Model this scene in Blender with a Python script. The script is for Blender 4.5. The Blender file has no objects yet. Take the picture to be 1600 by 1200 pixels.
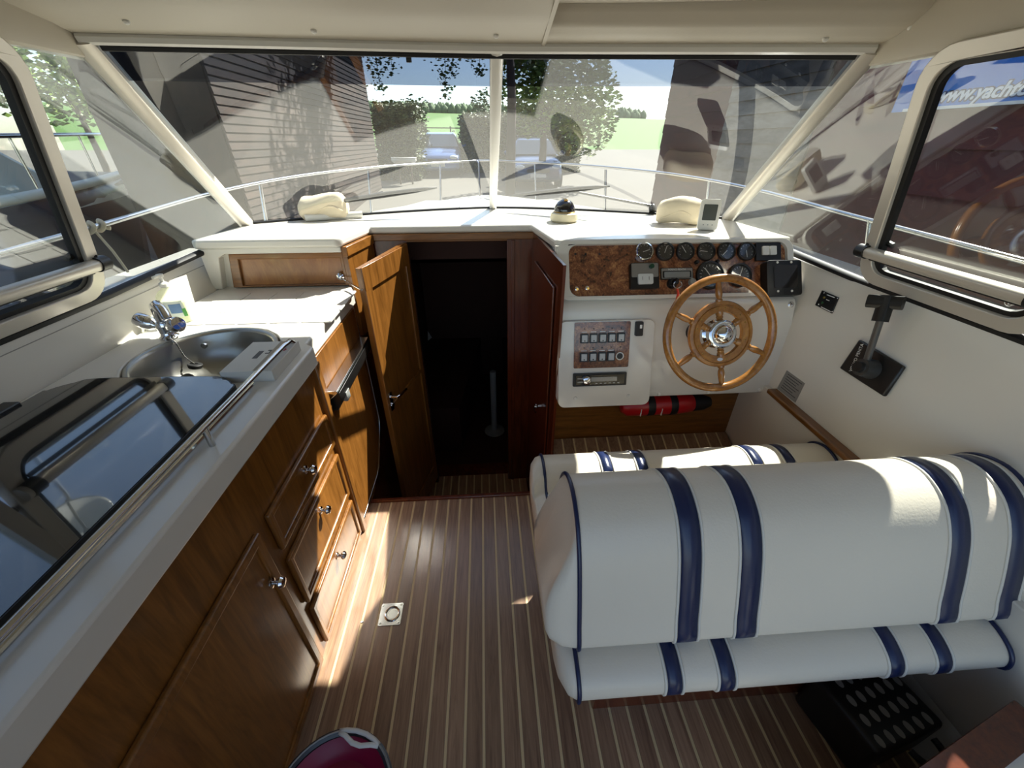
import bpy, bmesh, math, random
from mathutils import Vector, Matrix, noise
from mathutils.geometry import tessellate_polygon
random.seed(7)
S = bpy.context.scene
COL = S.collection
PI = math.pi
# ------------------------------------------------------------------ camera
F_PX, VX, VY, EYE = 620.0, 752.0, 220.0, 1.55
TH = math.atan((600-VY)/F_PX)
PS = math.atan((800-VX)/(F_PX/math.cos(TH)))
cam = bpy.data.cameras.new('camera')
cam.sensor_width = 36.0
cam.lens = 36.0*F_PX/1600
cam.clip_start = 0.02
cam.clip_end = 2000
camo = bpy.data.objects.new('camera', cam)
COL.objects.link(camo)
camo.location = (0, 0, EYE)
camo.rotation_euler = (PI/2-TH, 0, -PS)
S.camera = camo
# ------------------------------------------------------------------ light
SUN_AZ, SUN_EL = math.radians(42.9), math.radians(46.3)
w = bpy.data.worlds.new('world')
S.world = w
w.use_nodes = True
nt = w.node_tree
sky = nt.nodes.new('ShaderNodeTexSky')
sky.sky_type = 'NISHITA'
sky.sun_disc = False
sky.sun_elevation = SUN_EL
sky.sun_rotation = SUN_AZ
sky.air_density = 1.0
sky.dust_density = 0.6
sky.ozone_density = 2.0
bg = nt.nodes['Background']
bg.inputs['Strength'].default_value = 0.11
hsv = nt.nodes.new('ShaderNodeHueSaturation')
hsv.inputs['Saturation'].default_value = 0.88
nt.links.new(sky.outputs[0], hsv.inputs['Color'])
nt.links.new(hsv.outputs[0], bg.inputs['Color'])
sl = bpy.data.lights.new('sun', 'SUN')
sl.energy = 6.5
sl.angle = math.radians(0.53)
sl.color = (1.0, 0.95, 0.86)
so = bpy.data.objects.new('sun', sl)
COL.objects.link(so)
SD = Vector((math.cos(SUN_EL)*math.sin(SUN_AZ), math.cos(SUN_EL)*math.cos(SUN_AZ), math.sin(SUN_EL)))
so.rotation_euler = SD.to_track_quat('Z', 'Y').to_euler()
so.location = SD*30
S.view_settings.view_transform = 'Standard'
S.view_settings.look = 'None'
S.view_settings.gamma = 1
S.view_settings.use_curve_mapping = False
S.view_settings.exposure = 1.45

# ------------------------------------------------------------------ helpers: pixel of the photograph -> point on a plane
CF = Vector((math.sin(PS)*math.cos(TH), math.cos(PS)*math.cos(TH), -math.sin(TH)))
CR = Vector((math.cos(PS), -math.sin(PS), 0))
CU = CR.cross(CF)
CO = Vector((0, 0, EYE))
def ray(px, py): return CF + CR*((px-800)/F_PX) - CU*((py-600)/F_PX)
def at(px, py, **k):
    d = ray(px, py)
    for a, v in k.items():
        i = 'xyz'.index(a)
        return CO + d*((v-CO[i])/d[i])
def onp(px, py, p, n):
    d = ray(px, py)
    return CO + d*((Vector(p)-CO).dot(n)/d.dot(n))

# ------------------------------------------------------------------ helpers: objects
OFF = {}
def thing(name, label, cat, loc=(0, 0, 0), group=None):
    o = bpy.data.objects.new(name, None)
    COL.objects.link(o)
    o.empty_display_size = 0.05
    o.location = loc
    o['label'] = label
    o['category'] = cat
    if group: o['group'] = group
    OFF[o.name] = Vector(loc)
    return o
def tag(o, label=None, cat=None, group=None, kind=None):
    if label: o['label'] = label
    if cat: o['category'] = cat
    if group: o['group'] = group
    if kind: o['kind'] = kind
    return o
def structure(name, label=None, loc=(0, 0, 0)):
    o = bpy.data.objects.new(name, None)
    COL.objects.link(o)
    o.empty_display_size = 0.05
    o.location = loc
    o['kind'] = 'structure'
    if label: o['label'] = label
    OFF[o.name] = Vector(loc)
    return o
def link_mesh(name, me, mat, parent, off):
    o = bpy.data.objects.new(name, me)
    COL.objects.link(o)
    if mat and not me.materials: me.materials.append(mat)
    if parent: o.parent = parent
    OFF[o.name] = off
    return o

def frame(n, up=(0, 0, 1)):
    n = Vector(n).normalized()
    up = Vector(up)
    if abs(n.dot(up.normalized())) > .99: up = Vector((0, 1, 0)) if abs(n.y) < .9 else Vector((1, 0, 0))
    u = up.cross(n).normalized()
    v = n.cross(u)
    return u, v, n

class MB:
    def __init__(s): s.v = []; s.f = []
    def add(s, vs, fs):
        b = len(s.v)
        s.v += [Vector(q) for q in vs]
        s.f += [tuple(i+b for i in f) for f in fs]
        return s
    def box(s, x0, x1, y0, y1, z0, z1):
        return s.add([(x0,y0,z0),(x1,y0,z0),(x1,y1,z0),(x0,y1,z0),(x0,y0,z1),(x1,y0,z1),(x1,y1,z1),(x0,y1,z1)],
                     [(3,2,1,0),(4,5,6,7),(0,1,5,4),(1,2,6,5),(2,3,7,6),(3,0,4,7)])
    def obox(s, c, u, v, n, a, b, h0, h1):
        # box on a plane: half sizes a,b along u,v; from h0 to h1 along n
        c = Vector(c); P = []
        for h in (h0, h1):
            for i, j in ((-1,-1),(1,-1),(1,1),(-1,1)): P.append(c+u*(a*i)+v*(b*j)+n*h)
        return s.add(P, [(3,2,1,0),(4,5,6,7),(0,1,5,4),(1,2,6,5),(2,3,7,6),(3,0,4,7)])
    def prism(s, poly, u, v, n, o, h0, h1, holes=()):
        # poly: 2d list, extruded along n between h0 and h1
        o = Vector(o)
        loops = [list(poly)] + [list(h) for h in holes]
        flat = [q for l in loops for q in l]
        tris = tessellate_polygon([[Vector((q[0], q[1], 0)) for q in l] for l in loops])
        m = len(flat); P = []
        for h in (h0, h1): P += [o+u*q[0]+v*q[1]+n*h for q in flat]
        F = []
        for t in tris:
            a, b, c = [flat[i] for i in t]
            if (b[0]-a[0])*(c[1]-a[1])-(b[1]-a[1])*(c[0]-a[0]) < 0: t = (t[0], t[2], t[1])
            F.append((t[2], t[1], t[0]))
            F.append(tuple(i+m for i in t))
        b = 0
        for l in loops:
            k = len(l)
            area = sum(l[i][0]*l[(i+1)%k][1]-l[(i+1)%k][0]*l[i][1] for i in range(k))
            ccw = (area > 0) == (l is loops[0])
            for i in range(k):
                j = (i+1) % k
                q = (b+i, b+j, b+j+m, b+i+m)
                F.append(q if ccw else q[::-1])
            b += k
        return s.add(P, F)
    def plan(s, poly, z0, z1, holes=()):
        return s.prism(poly, Vector((1,0,0)), Vector((0,1,0)), Vector((0,0,1)), (0,0,0), z0, z1, holes)
    def xprism(s, poly, x0, x1):  # poly of (y,z)
        return s.prism(poly, Vector((0,1,0)), Vector((0,0,1)), Vector((1,0,0)), (0,0,0), x0, x1)
    def cyl(s, p0, p1, r0, r1=None, n=20, caps=True):
        if r1 is None: r1 = r0
        p0, p1 = Vector(p0), Vector(p1)
        u, v, w_ = frame(p1-p0)
        P = []
        for p, r in ((p0, r0), (p1, r1)):
            P += [p+(u*math.cos(2*PI*i/n)+v*math.sin(2*PI*i/n))*r for i in range(n)]
        F = [(i, (i+1)%n, n+(i+1)%n, n+i) for i in range(n)]
        if caps: F += [tuple(range(n))[::-1], tuple(range(n, 2*n))]
        return s.add(P, F)
    def lathe(s, prof, o, axis=(0,0,1), n=28, up=(0,1,0), ring=False):
        # prof: (r,h) from bottom to top
        u, v, w_ = frame(axis, up)
        o = Vector(o); P = []; F = []
        for r, h in prof:
            r = max(r, 1e-5)
            P += [o+w_*h+(u*math.cos(2*PI*i/n)+v*math.sin(2*PI*i/n))*r for i in range(n)]
        for k in range(len(prof)-1):
            for i in range(n):
                F.append((k*n+i, k*n+(i+1)%n, (k+1)*n+(i+1)%n, (k+1)*n+i))
        if prof[0][0] > 1e-4 and not ring: F.append(tuple(range(n))[::-1])
        if prof[-1][0] > 1e-4 and not ring: F.append(tuple(range((len(prof)-1)*n, len(prof)*n)))
        return s.add(P, F)
    def tube(s, pts, r, n=10, closed=False, smooth=0):
        pts = [Vector(p) for p in pts]
        if smooth: pts = crv(pts, smooth, closed)
        m = len(pts); P = []; F = []
        prev = None
        for i, p in enumerate(pts):
            if closed: t = pts[(i+1)%m]-pts[i-1]
            else: t = pts[min(i+1, m-1)]-pts[max(i-1, 0)]
            t.normalize()
            if prev is None: u = frame(t)[0]
            else:
                u = prev - t*prev.dot(t)
                u.normalize()
            prev = u
            v = t.cross(u)
            rr = r[i] if isinstance(r, (list, tuple)) else r
            P += [p+(u*math.cos(2*PI*k/n)+v*math.sin(2*PI*k/n))*rr for k in range(n)]
        for i in range(m if closed else m-1):
            a, b = i*n, ((i+1)%m)*n
            for k in range(n): F.append((a+k, a+(k+1)%n, b+(k+1)%n, b+k))
        if not closed: F += [tuple(range(n))[::-1], tuple(range((m-1)*n, m*n))]
        return s.add(P, F)
    def grid(s, fn, nu, nv, closeu=False):
        P = [fn(i/(nu if closeu else nu-1), j/(nv-1)) for j in range(nv) for i in range(nu)]
        F = []
        for j in range(nv-1):
            for i in range(nu if closeu else nu-1):
                a, b = j*nu+i, j*nu+(i+1)%nu
                F.append((a, b, b+nu, a+nu))
        return s.add(P, F)
    def ball(s, c, r, nu=16, nv=10):
        c = Vector(c)
        if not isinstance(r, (list, tuple)): r = (r, r, r)
        pr = []
        def fn(a, b):
            th = 2*PI*a; ph = PI*(b-.5)
            return c+Vector((r[0]*math.cos(th)*math.cos(ph), r[1]*math.sin(th)*math.cos(ph), r[2]*math.sin(ph)))
        return s.grid(fn, nu, nv, True)
    def build(s, name, mat, parent=None, smooth=False, bevel=0, seg=2, label=None, solid=0, sub=0):
        off = OFF[parent.name] if parent else Vector((0,0,0))
        me = bpy.data.meshes.new(name)
        me.from_pydata([tuple(q-off) for q in s.v], [], s.f)
        me.update()
        if smooth:
            me.polygons.foreach_set('use_smooth', [True]*len(me.polygons))
            if smooth != 'all':
                try: me.set_sharp_from_angle(angle=math.radians(40))
                except Exception: pass
        o = link_mesh(name, me, mat, parent, off)
        if solid:
            m = o.modifiers.new('solid', 'SOLIDIFY'); m.thickness = solid; m.offset = 0
        if bevel:
            m = o.modifiers.new('bevel', 'BEVEL'); m.width = bevel; m.segments = seg
            m.limit_method = 'ANGLE'; m.angle_limit = math.radians(35)
            me.polygons.foreach_set('use_smooth', [True]*len(me.polygons))
            try: me.set_sharp_from_angle(angle=math.radians(38))
            except Exception: pass
        if sub:
            m = o.modifiers.new('sub', 'SUBSURF'); m.levels = sub; m.render_levels = sub
        if label: o['label'] = label
        return o
def crv(pts, k=6, closed=False):
    out = []; m = len(pts)
    rng = range(m) if closed else range(m-1)
    for i in rng:
        if closed: p0, p1, p2, p3 = pts[i-1], pts[i], pts[(i+1)%m], pts[(i+2)%m]
        else: p0, p1, p2, p3 = pts[max(i-1,0)], pts[i], pts[i+1], pts[min(i+2,m-1)]
        for j in range(k):
            t = j/k
            out.append(.5*((2*p1)+(p2-p0)*t+(2*p0-5*p1+4*p2-p3)*t*t+(3*p1-p0-3*p2+p3)*t**3))
    if not closed: out.append(pts[-1])
    return out
def crv2(pts, k=5, closed=True):
    return [(q.x, q.y) for q in crv([Vector((a, b, 0)) for a, b in pts], k, closed)]
def rrect(x0, x1, y0, y1, r, k=5):
    out = []
    for cx, cy, a in ((x1-r, y0+r, -PI/2), (x1-r, y1-r, 0), (x0+r, y1-r, PI/2), (x0+r, y0+r, PI)):
        for i in range(k+1):
            t = a+PI/2*i/k
            out.append((cx+r*math.cos(t), cy+r*math.sin(t)))
    return out
def circ(cx, cy, r, n=28, ry=None):
    ry = ry or r
    return [(cx+r*math.cos(2*PI*i/n), cy+ry*math.sin(2*PI*i/n)) for i in range(n)]
def text(body, o, u, v, n, size, mat, parent, h=.0006, shear=0, align='CENTER', name='lettering', offset=0):
    cu = bpy.data.curves.new('t', 'FONT')
    cu.body = body; cu.size = size; cu.align_x = align; cu.align_y = 'CENTER'
    cu.extrude = h; cu.shear = shear; cu.offset = offset
    ob = bpy.data.objects.new('t', cu)
    COL.objects.link(ob)
    dg = bpy.context.evaluated_depsgraph_get()
    me = bpy.data.meshes.new_from_object(ob.evaluated_get(dg))
    bpy.data.objects.remove(ob)
    me.name = name
    off = OFF[parent.name]
    for q in me.vertices: q.co = Vector(o)+u*q.co.x+v*q.co.y+n*(q.co.z+h)-off
    me.materials.clear()
    return link_mesh(name, me, mat, parent, off)
def piece(o, parent, loc):
    c = o.copy(); COL.objects.link(c); c.parent = parent; c.location = loc
    return c

# ------------------------------------------------------------------ materials
def lin(h):
    h = h.lstrip('#')
    c = [int(h[i:i+2], 16)/255 for i in (0, 2, 4)]
    return tuple((x/12.92 if x <= .04045 else ((x+.055)/1.055)**2.4) for x in c)+(1,)
def mat(name, col, rough=.5, metal=0, coat=0, spec=.5, bump=0, bscale=200, var=0, vscale=8):
    m = bpy.data.materials.new(name); m.use_nodes = True
    t = m.node_tree; b = t.nodes['Principled BSDF']
    c = lin(col) if isinstance(col, str) else col
    b.inputs['Base Color'].default_value = c
    b.inputs['Roughness'].default_value = rough
    b.inputs['Metallic'].default_value = metal
    b.inputs['Coat Weight'].default_value = coat
    b.inputs['Coat Roughness'].default_value = .08
    b.inputs['Specular IOR Level'].default_value = spec
    tc = t.nodes.new('ShaderNodeTexCoord')
    if var:
        nz = t.nodes.new('ShaderNodeTexNoise'); nz.inputs['Scale'].default_value = vscale; nz.inputs['Detail'].default_value = 5
        t.links.new(tc.outputs['Object'], nz.inputs['Vector'])
        mx = t.nodes.new('ShaderNodeMix'); mx.data_type = 'RGBA'
        mx.inputs[6].default_value = tuple(x*(1-var) for x in c[:3])+(1,)
        mx.inputs[7].default_value = tuple(min(1, x*(1+var)) for x in c[:3])+(1,)
        t.links.new(nz.outputs['Fac'], mx.inputs[0]); t.links.new(mx.outputs[2], b.inputs['Base Color'])
    if bump:
        nz = t.nodes.new('ShaderNodeTexNoise'); nz.inputs['Scale'].default_value = bscale; nz.inputs['Detail'].default_value = 4
        t.links.new(tc.outputs['Object'], nz.inputs['Vector'])
        bp = t.nodes.new('ShaderNodeBump'); bp.inputs['Strength'].default_value = bump; bp.inputs['Distance'].default_value = .002
        t.links.new(nz.outputs['Fac'], bp.inputs['Height']); t.links.new(bp.outputs[0], b.inputs['Normal'])
    return m
def wood(name, dark, light, scale, rough=.3, coat=.3, streak=.5, rnd=0, bump=.05, dist=1.5):
    m = bpy.data.materials.new(name); m.use_nodes = True
    t = m.node_tree; b = t.nodes['Principled BSDF']; L = t.links.new
    tc = t.nodes.new('ShaderNodeTexCoord'); mp = t.nodes.new('ShaderNodeMapping')
    mp.inputs['Scale'].default_value = scale
    L(tc.outputs['Object'], mp.inputs['Vector'])
    if rnd:
        oi = t.nodes.new('ShaderNodeObjectInfo'); ad = t.nodes.new('ShaderNodeVectorMath'); ad.operation = 'ADD'
        ml = t.nodes.new('ShaderNodeMath'); ml.operation = 'MULTIPLY'; ml.inputs[1].default_value = 57.
        L(oi.outputs['Random'], ml.inputs[0]); L(mp.outputs[0], ad.inputs[0]); L(ml.outputs[0], ad.inputs[1])
        vec = ad.outputs[0]
    else: vec = mp.outputs[0]
    n1 = t.nodes.new('ShaderNodeTexNoise'); n1.inputs['Scale'].default_value = 1; n1.inputs['Detail'].default_value = 6
    n1.inputs['Roughness'].default_value = .65; n1.inputs['Distortion'].default_value = dist
    n2 = t.nodes.new('ShaderNodeTexNoise'); n2.inputs['Scale'].default_value = 6; n2.inputs['Detail'].default_value = 3
    L(vec, n1.inputs['Vector']); L(vec, n2.inputs['Vector'])
    mx = t.nodes.new('ShaderNodeMix'); mx.inputs[0].default_value = streak*.5
    L(n1.outputs['Fac'], mx.inputs[2]); L(n2.outputs['Fac'], mx.inputs[3])
    rp = t.nodes.new('ShaderNodeValToRGB')
    rp.color_ramp.elements[0].position = .32; rp.color_ramp.elements[0].color = lin(dark)
    rp.color_ramp.elements[1].position = .68; rp.color_ramp.elements[1].color = lin(light)
    L(mx.outputs[0], rp.inputs[0])
    out = rp.outputs[0]
    if rnd:
        hs = t.nodes.new('ShaderNodeHueSaturation')
        mr = t.nodes.new('ShaderNodeMapRange'); mr.inputs[3].default_value = 1-rnd; mr.inputs[4].default_value = 1+rnd
        L(oi.outputs['Random'], mr.inputs[0]); L(mr.outputs[0], hs.inputs['Value']); L(out, hs.inputs['Color']); out = hs.outputs[0]
    L(out, b.inputs['Base Color'])
    b.inputs['Roughness'].default_value = rough
    b.inputs['Coat Weight'].default_value = coat; b.inputs['Coat Roughness'].default_value = .15
    bp = t.nodes.new('ShaderNodeBump'); bp.inputs['Strength'].default_value = bump; bp.inputs['Distance'].default_value = .002
    L(mx.outputs[0], bp.inputs['Height']); L(bp.outputs[0], b.inputs['Normal'])
    return m
def burl(name):
    m = bpy.data.materials.new(name); m.use_nodes = True
    t = m.node_tree; b = t.nodes['Principled BSDF']; L = t.links.new
    tc = t.nodes.new('ShaderNodeTexCoord')
    n1 = t.nodes.new('ShaderNodeTexNoise'); n1.inputs['Scale'].default_value = 9; n1.inputs['Detail'].default_value = 8
    n1.inputs['Roughness'].default_value = .7; n1.inputs['Distortion'].default_value = 2.5
    n2 = t.nodes.new('ShaderNodeTexNoise'); n2.inputs['Scale'].default_value = 60; n2.inputs['Detail'].default_value = 4; n2.inputs['Distortion'].default_value = 2
    L(tc.outputs['Object'], n1.inputs['Vector']); L(tc.outputs['Object'], n2.inputs['Vector'])
    mx = t.nodes.new('ShaderNodeMix'); mx.inputs[0].default_value = .35
    L(n1.outputs['Fac'], mx.inputs[2]); L(n2.outputs['Fac'], mx.inputs[3])
    rp = t.nodes.new('ShaderNodeValToRGB'); e = rp.color_ramp.elements
    e[0].position = .36; e[0].color = lin('#24140f'); e[1].position = .66; e[1].color = lin('#c08a58')
    k = e.new(.50); k.color = lin('#7d4a2e')
    L(mx.outputs[0], rp.inputs[0]); L(rp.outputs[0], b.inputs['Base Color'])
    b.inputs['Roughness'].default_value = .22; b.inputs['Coat Weight'].default_value = .6; b.inputs['Coat Roughness'].default_value = .05
    return m
def glass(name, tint=(1,1,1), refl=.08, dust=.0, dustcol='#c9c6ba'):
    m = bpy.data.materials.new(name); m.use_nodes = True
    t = m.node_tree; t.nodes.remove(t.nodes['Principled BSDF']); L = t.links.new
    out = t.nodes['Material Output']
    tr = t.nodes.new('ShaderNodeBsdfTransparent'); tr.inputs[0].default_value = tuple(tint)+(1,)
    gl = t.nodes.new('ShaderNodeBsdfGlossy'); gl.inputs['Roughness'].default_value = 0
    lw = t.nodes.new('ShaderNodeLayerWeight'); lw.inputs['Blend'].default_value = .5
    pw = t.nodes.new('ShaderNodeMath'); pw.operation = 'POWER'; pw.inputs[1].default_value = 5
    L(lw.outputs['Facing'], pw.inputs[0])
    ma = t.nodes.new('ShaderNodeMath'); ma.operation = 'MULTIPLY_ADD'; ma.inputs[1].default_value = 1-refl; ma.inputs[2].default_value = refl
    L(pw.outputs[0], ma.inputs[0])
    ms = t.nodes.new('ShaderNodeMixShader')
    L(ma.outputs[0], ms.inputs[0]); L(tr.outputs[0], ms.inputs[1]); L(gl.outputs[0], ms.inputs[2])
    res = ms.outputs[0]
    if dust:
        tc = t.nodes.new('ShaderNodeTexCoord')
        nz = t.nodes.new('ShaderNodeTexNoise'); nz.inputs['Scale'].default_value = 1.2; nz.inputs['Detail'].default_value = 2
        sp = t.nodes.new('ShaderNodeTexNoise'); sp.inputs['Scale'].default_value = 90; sp.inputs['Detail'].default_value = 2
        L(tc.outputs['Object'], nz.inputs['Vector']); L(tc.outputs['Object'], sp.inputs['Vector'])
        r2 = t.nodes.new('ShaderNodeMapRange'); r2.inputs[1].default_value = .72; r2.inputs[2].default_value = .82; r2.inputs[3].default_value = 0; r2.inputs[4].default_value = dust*1.5
        L(sp.outputs['Fac'], r2.inputs[0])
        mu = t.nodes.new('ShaderNodeMath'); mu.operation = 'MULTIPLY_ADD'; mu.inputs[1].default_value = dust*1.6
        L(nz.outputs['Fac'], mu.inputs[0]); L(r2.outputs[0], mu.inputs[2])
        df = t.nodes.new('ShaderNodeBsdfDiffuse'); df.inputs[0].default_value = lin(dustcol)
        tl = t.nodes.new('ShaderNodeBsdfTranslucent'); tl.inputs[0].default_value = lin(dustcol)
        md = t.nodes.new('ShaderNodeMixShader'); md.inputs[0].default_value = .5
        L(df.outputs[0], md.inputs[1]); L(tl.outputs[0], md.inputs[2])
        m2 = t.nodes.new('ShaderNodeMixShader')
        L(mu.outputs[0], m2.inputs[0]); L(res, m2.inputs[1]); L(md.outputs[0], m2.inputs[2]); res = m2.outputs[0]
    L(res, out.inputs['Surface'])
    return m
GEL = mat('gelcoat', '#dedad0', .22, coat=.3, var=.02, vscale=3)
GELR = mat('gelcoat_roof', '#bfb7a6', .45, bump=.1, bscale=120)
TEAKZ = wood('teak_vertical', '#5b3712', '#93602a', (22, 22, 2.0), .28, .35)
TEAKY = wood('teak_fore_aft', '#5c3813', '#936029', (22, 2.0, 22), .28, .35)
TEAKX = wood('teak_athwart', '#5c3813', '#936029', (2.0, 22, 22), .28, .35)
TEAKR = wood('teak_red', '#431a0b', '#6b3016', (22, 22, 2.0), .25, .4)
PLANK = wood('sole_plank', '#735744', '#aa8b70', (38, 2.2, 38), .33, .25, rnd=.16)
HOLLY = mat('holly', '#d2bd92', .4)
BURL = burl('burl_veneer')
WHEELW = wood('wheel_wood', '#7a4a1d', '#b57d3b', (14, 14, 14), .22, .5)
STEEL = mat('stainless', '#c9c9c7', .16, 1)
CHROME = mat('chrome', '#dcdcde', .06, 1)
SINKM = mat('sink_steel', '#a3a29c', .3, 1, bump=.05, bscale=300)
ALU = mat('aluminium', '#cfc9be', .38, .35)
BLACK = mat('black_plastic', '#141414', .38)
BLACKG = mat('black_gloss', '#08080a', .06, coat=1)
RUB = mat('black_rubber', '#0d0d0e', .6)
GREYP = mat('grey_plastic', '#8d8f8c', .4)
VINYL = mat('white_vinyl', '#ddd5c5', .36, bump=.25, bscale=160, var=.03, vscale=5)
NAVY = mat('navy_vinyl', '#17244a', .3, bump=.15, bscale=160)
PIPE = mat('seam_white', '#d5d2c8', .45)
CREAM = mat('cream_plastic', '#d8cfb0', .4)
BRASS = mat('brass', '#b08a4a', .18, 1)
WHITEP = mat('white_plastic', '#dcdad2', .35)
CLOTH = mat('cream_cloth', '#dccfb4', .85, bump=.6, bscale=60)
REDM = mat('red_plastic', '#b3161c', .3)
MAG = mat('magenta_plastic', '#8c0f37', .4)
LCD = mat('lcd', '#4a4c44', .25)
SCREEN = mat('dark_screen', '#2a2624', .1)
DIAL = mat('dial_black', '#1c1b19', .4)
GLS = glass('window_glass', (.90,.93,.92), .09, .022)
GLW = glass('windscreen_glass', (.88,.92,.91), .095, .036)
GLC = glass('clear_glass', (.97,.97,.97), .05)
TINT = glass('sun_strip_film', (.25,.27,.33), .08)
LIDG = mat('dark_lid_glass', '#05070b', .02, coat=1, spec=1.0)
SILVERP = mat('plate_metal', '#9a9996', .35, .7)
WHITEI = mat('white_ink', '#e4e4e0', .5)
DARKI = mat('dark_ink', '#33333a', .5)
X0 = .06

# ================================================================== THE SETTING
# ---------------------------------------------------------------- sole (floor) of planks
fl = structure('floor', 'striped teak and holly cabin sole')
MB().box(-.66, 1.32, -.7, 1.43, -.06, -.008).build('subfloor', mat('subfloor', '#3a2618', .8), fl)
def sole(parent, x0, x1, y0, y1, z, pitch, tilt=0, hw=.0042, start=None):
    n = int((x1-x0)/pitch+.5)
    u = Vector((0, math.cos(tilt), math.sin(tilt))); nn = Vector((0, -math.sin(tilt), math.cos(tilt)))
    Ln = y1-y0
    pb = MB().obox((0,0,0), Vector((1,0,0)), u, nn, pitch/2-hw-.0006, Ln/2, -.012, 0)
    sb = MB().obox((0,0,0), Vector((1,0,0)), u, nn, hw, Ln/2, -.012, -.0004)
    po = so_ = None
    off = OFF[parent.name]
    ym = Vector((0, (y0+y1)/2, z)) if not tilt else Vector((0, y0, z))+u*(Ln/2)
    for i in range(n):
        x = x0+pitch*(i+.5)
        p = Vector((x, ym.y, ym.z))-off
        q = Vector((x+pitch/2, ym.y, ym.z))-off
        if po is None:
            OFF['__'] = Vector((0,0,0))
            me = bpy.data.meshes.new('plank'); me.from_pydata([tuple(v) for v in pb.v], [], pb.f)
            po = link_mesh('plank', me, PLANK, parent, Vector(p)); po.location = p
            me = bpy.data.meshes.new('holly_strip'); me.from_pydata([tuple(v) for v in sb.v], [], sb.f)
            so_ = link_mesh('holly_strip', me, HOLLY, parent, Vector(q)); so_.location = q
        else:
            piece(po, parent, p)
            if i < n-1: piece(so_, parent, q)
sole(fl, -.0965-.057*9.3, 1.30, -.7, 1.428, 0, .0572)
MB().box(-.62, .31, 1.428, 1.448, -.05, .012).build('threshold_strip', TEAKR, fl, bevel=.004)
MB().box(-.62, .31, 1.43, 1.446, -.66, -.05).build('step_riser', TEAKR, fl)
fl2 = structure('floor_cabin', 'lower striped floor inside the dark companionway')
MB().box(-.62, .32, 1.44, 2.4, -.72, -.662).build('subfloor', TEAKR, fl2)
sole(fl2, -.60, .26, 1.45, 2.26, -.65, .0572)
# ---------------------------------------------------------------- hull sides
def hull_side(name, label, s_, xlow, zlow, xs, zs):
    prof = [(xlow, zlow), (xs, zs), (xs+s_*.05, zs+.005), (xs+s_*.05, zlow-.1), (xlow, zlow-.1)]
    mb = MB().prism(prof, Vector((1,0,0)), Vector((0,0,1)), Vector((0,-1,0)), (0,0,0), -2.3, .8)
    o = mb.build(name, GEL, None, bevel=.006)
    tag(o, label, kind='structure'); return o
hull_side('wall_left', 'white moulded hull side above the galley', -1, -1.255, .93, -1.315, 1.10)
wr = hull_side('wall_right', 'white moulded hull side at the helm', 1, 1.31, .575, 1.425, 1.09)
o = MB().box(1.285, 1.34, -.7, 2.15, -.05, .57).build('wall_right_lower', GEL, None, bevel=.004); tag(o, 'white lower hull liner beside the helm seat', kind='structure')
o = MB().box(1.27, 1.335, .86, 1.46, .56, .582).build('trim_1', TEAKY, None, bevel=.005); tag(o, 'long teak ledge strip along the right hull side', kind='structure')
# ---------------------------------------------------------------- bulkhead / companionway
wf = structure('wall_front', 'teak bulkhead around the companionway')
MB().box(-.62, -.41, 2.2, 2.225, -.66, 1.14).build('jamb', TEAKR, wf, bevel=.003)
MB().box(.118, .262, 2.2, 2.225, -.66, 1.14).build('jamb', TEAKR, wf, bevel=.003)
MB().box(.14, .16, 2.192, 2.2, -.66, 1.10).build('jamb_moulding', TEAKR, wf, bevel=.003)
MB().box(-.415, .12, 2.2, 2.225, 1.095, 1.14).build('head_beam', TEAKX, wf, bevel=.003)
MB().box(-.64, .26, 2.185, 2.2, 1.105, 1.14).build('head_moulding', TEAKX, wf, bevel=.004)
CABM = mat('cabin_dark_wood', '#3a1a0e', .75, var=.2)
wc = structure('wall_cabin', 'dark wooden walls of the forward cabin')
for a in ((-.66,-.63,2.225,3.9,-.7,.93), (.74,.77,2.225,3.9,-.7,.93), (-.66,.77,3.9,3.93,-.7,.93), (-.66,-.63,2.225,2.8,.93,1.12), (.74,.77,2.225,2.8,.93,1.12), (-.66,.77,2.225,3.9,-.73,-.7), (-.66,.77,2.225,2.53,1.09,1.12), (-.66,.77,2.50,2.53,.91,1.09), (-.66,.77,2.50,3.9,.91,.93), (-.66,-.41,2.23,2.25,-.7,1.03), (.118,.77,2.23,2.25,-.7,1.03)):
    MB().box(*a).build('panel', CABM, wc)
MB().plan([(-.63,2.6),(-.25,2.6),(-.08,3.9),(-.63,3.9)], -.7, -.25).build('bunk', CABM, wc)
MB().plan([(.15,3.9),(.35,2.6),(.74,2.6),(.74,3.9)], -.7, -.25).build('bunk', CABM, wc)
o = MB().prism([(-.67,1.425),(-.645,1.425),(-.645,1.80),(-.605,2.2),(-.67,2.2)], Vector((1,0,0)), Vector((0,1,0)), Vector((0,0,1)), (0,0,0), -.66, .70).build('wall_stair_left', TEAKR, None); tag(o, 'teak side panel of the stairwell by the galley', kind='structure')
o = MB().prism([(.255,2.2),(.30,1.53),(.312,1.53),(.27,2.2)], Vector((1,0,0)), Vector((0,1,0)), Vector((0,0,1)), (0,0,0), -.66, 1.14).build('wall_stair_right', TEAKR, None)
tag(o, 'teak side panel of the stairwell below the helm', kind='structure')
csd = thing('locker_door', 'narrow teak locker door with chrome knob beside the helm console', 'door', (.28,1.85,.3))
MB().prism([(.262,2.08),(.291,1.63),(.281,1.63),(.252,2.08)], Vector((1,0,0)), Vector((0,1,0)), Vector((0,0,1)), (0,0,0), -.3, 1.02).build('leaf', TEAKR, csd, bevel=.004)
p = at(843, 634, x=.27)
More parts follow.
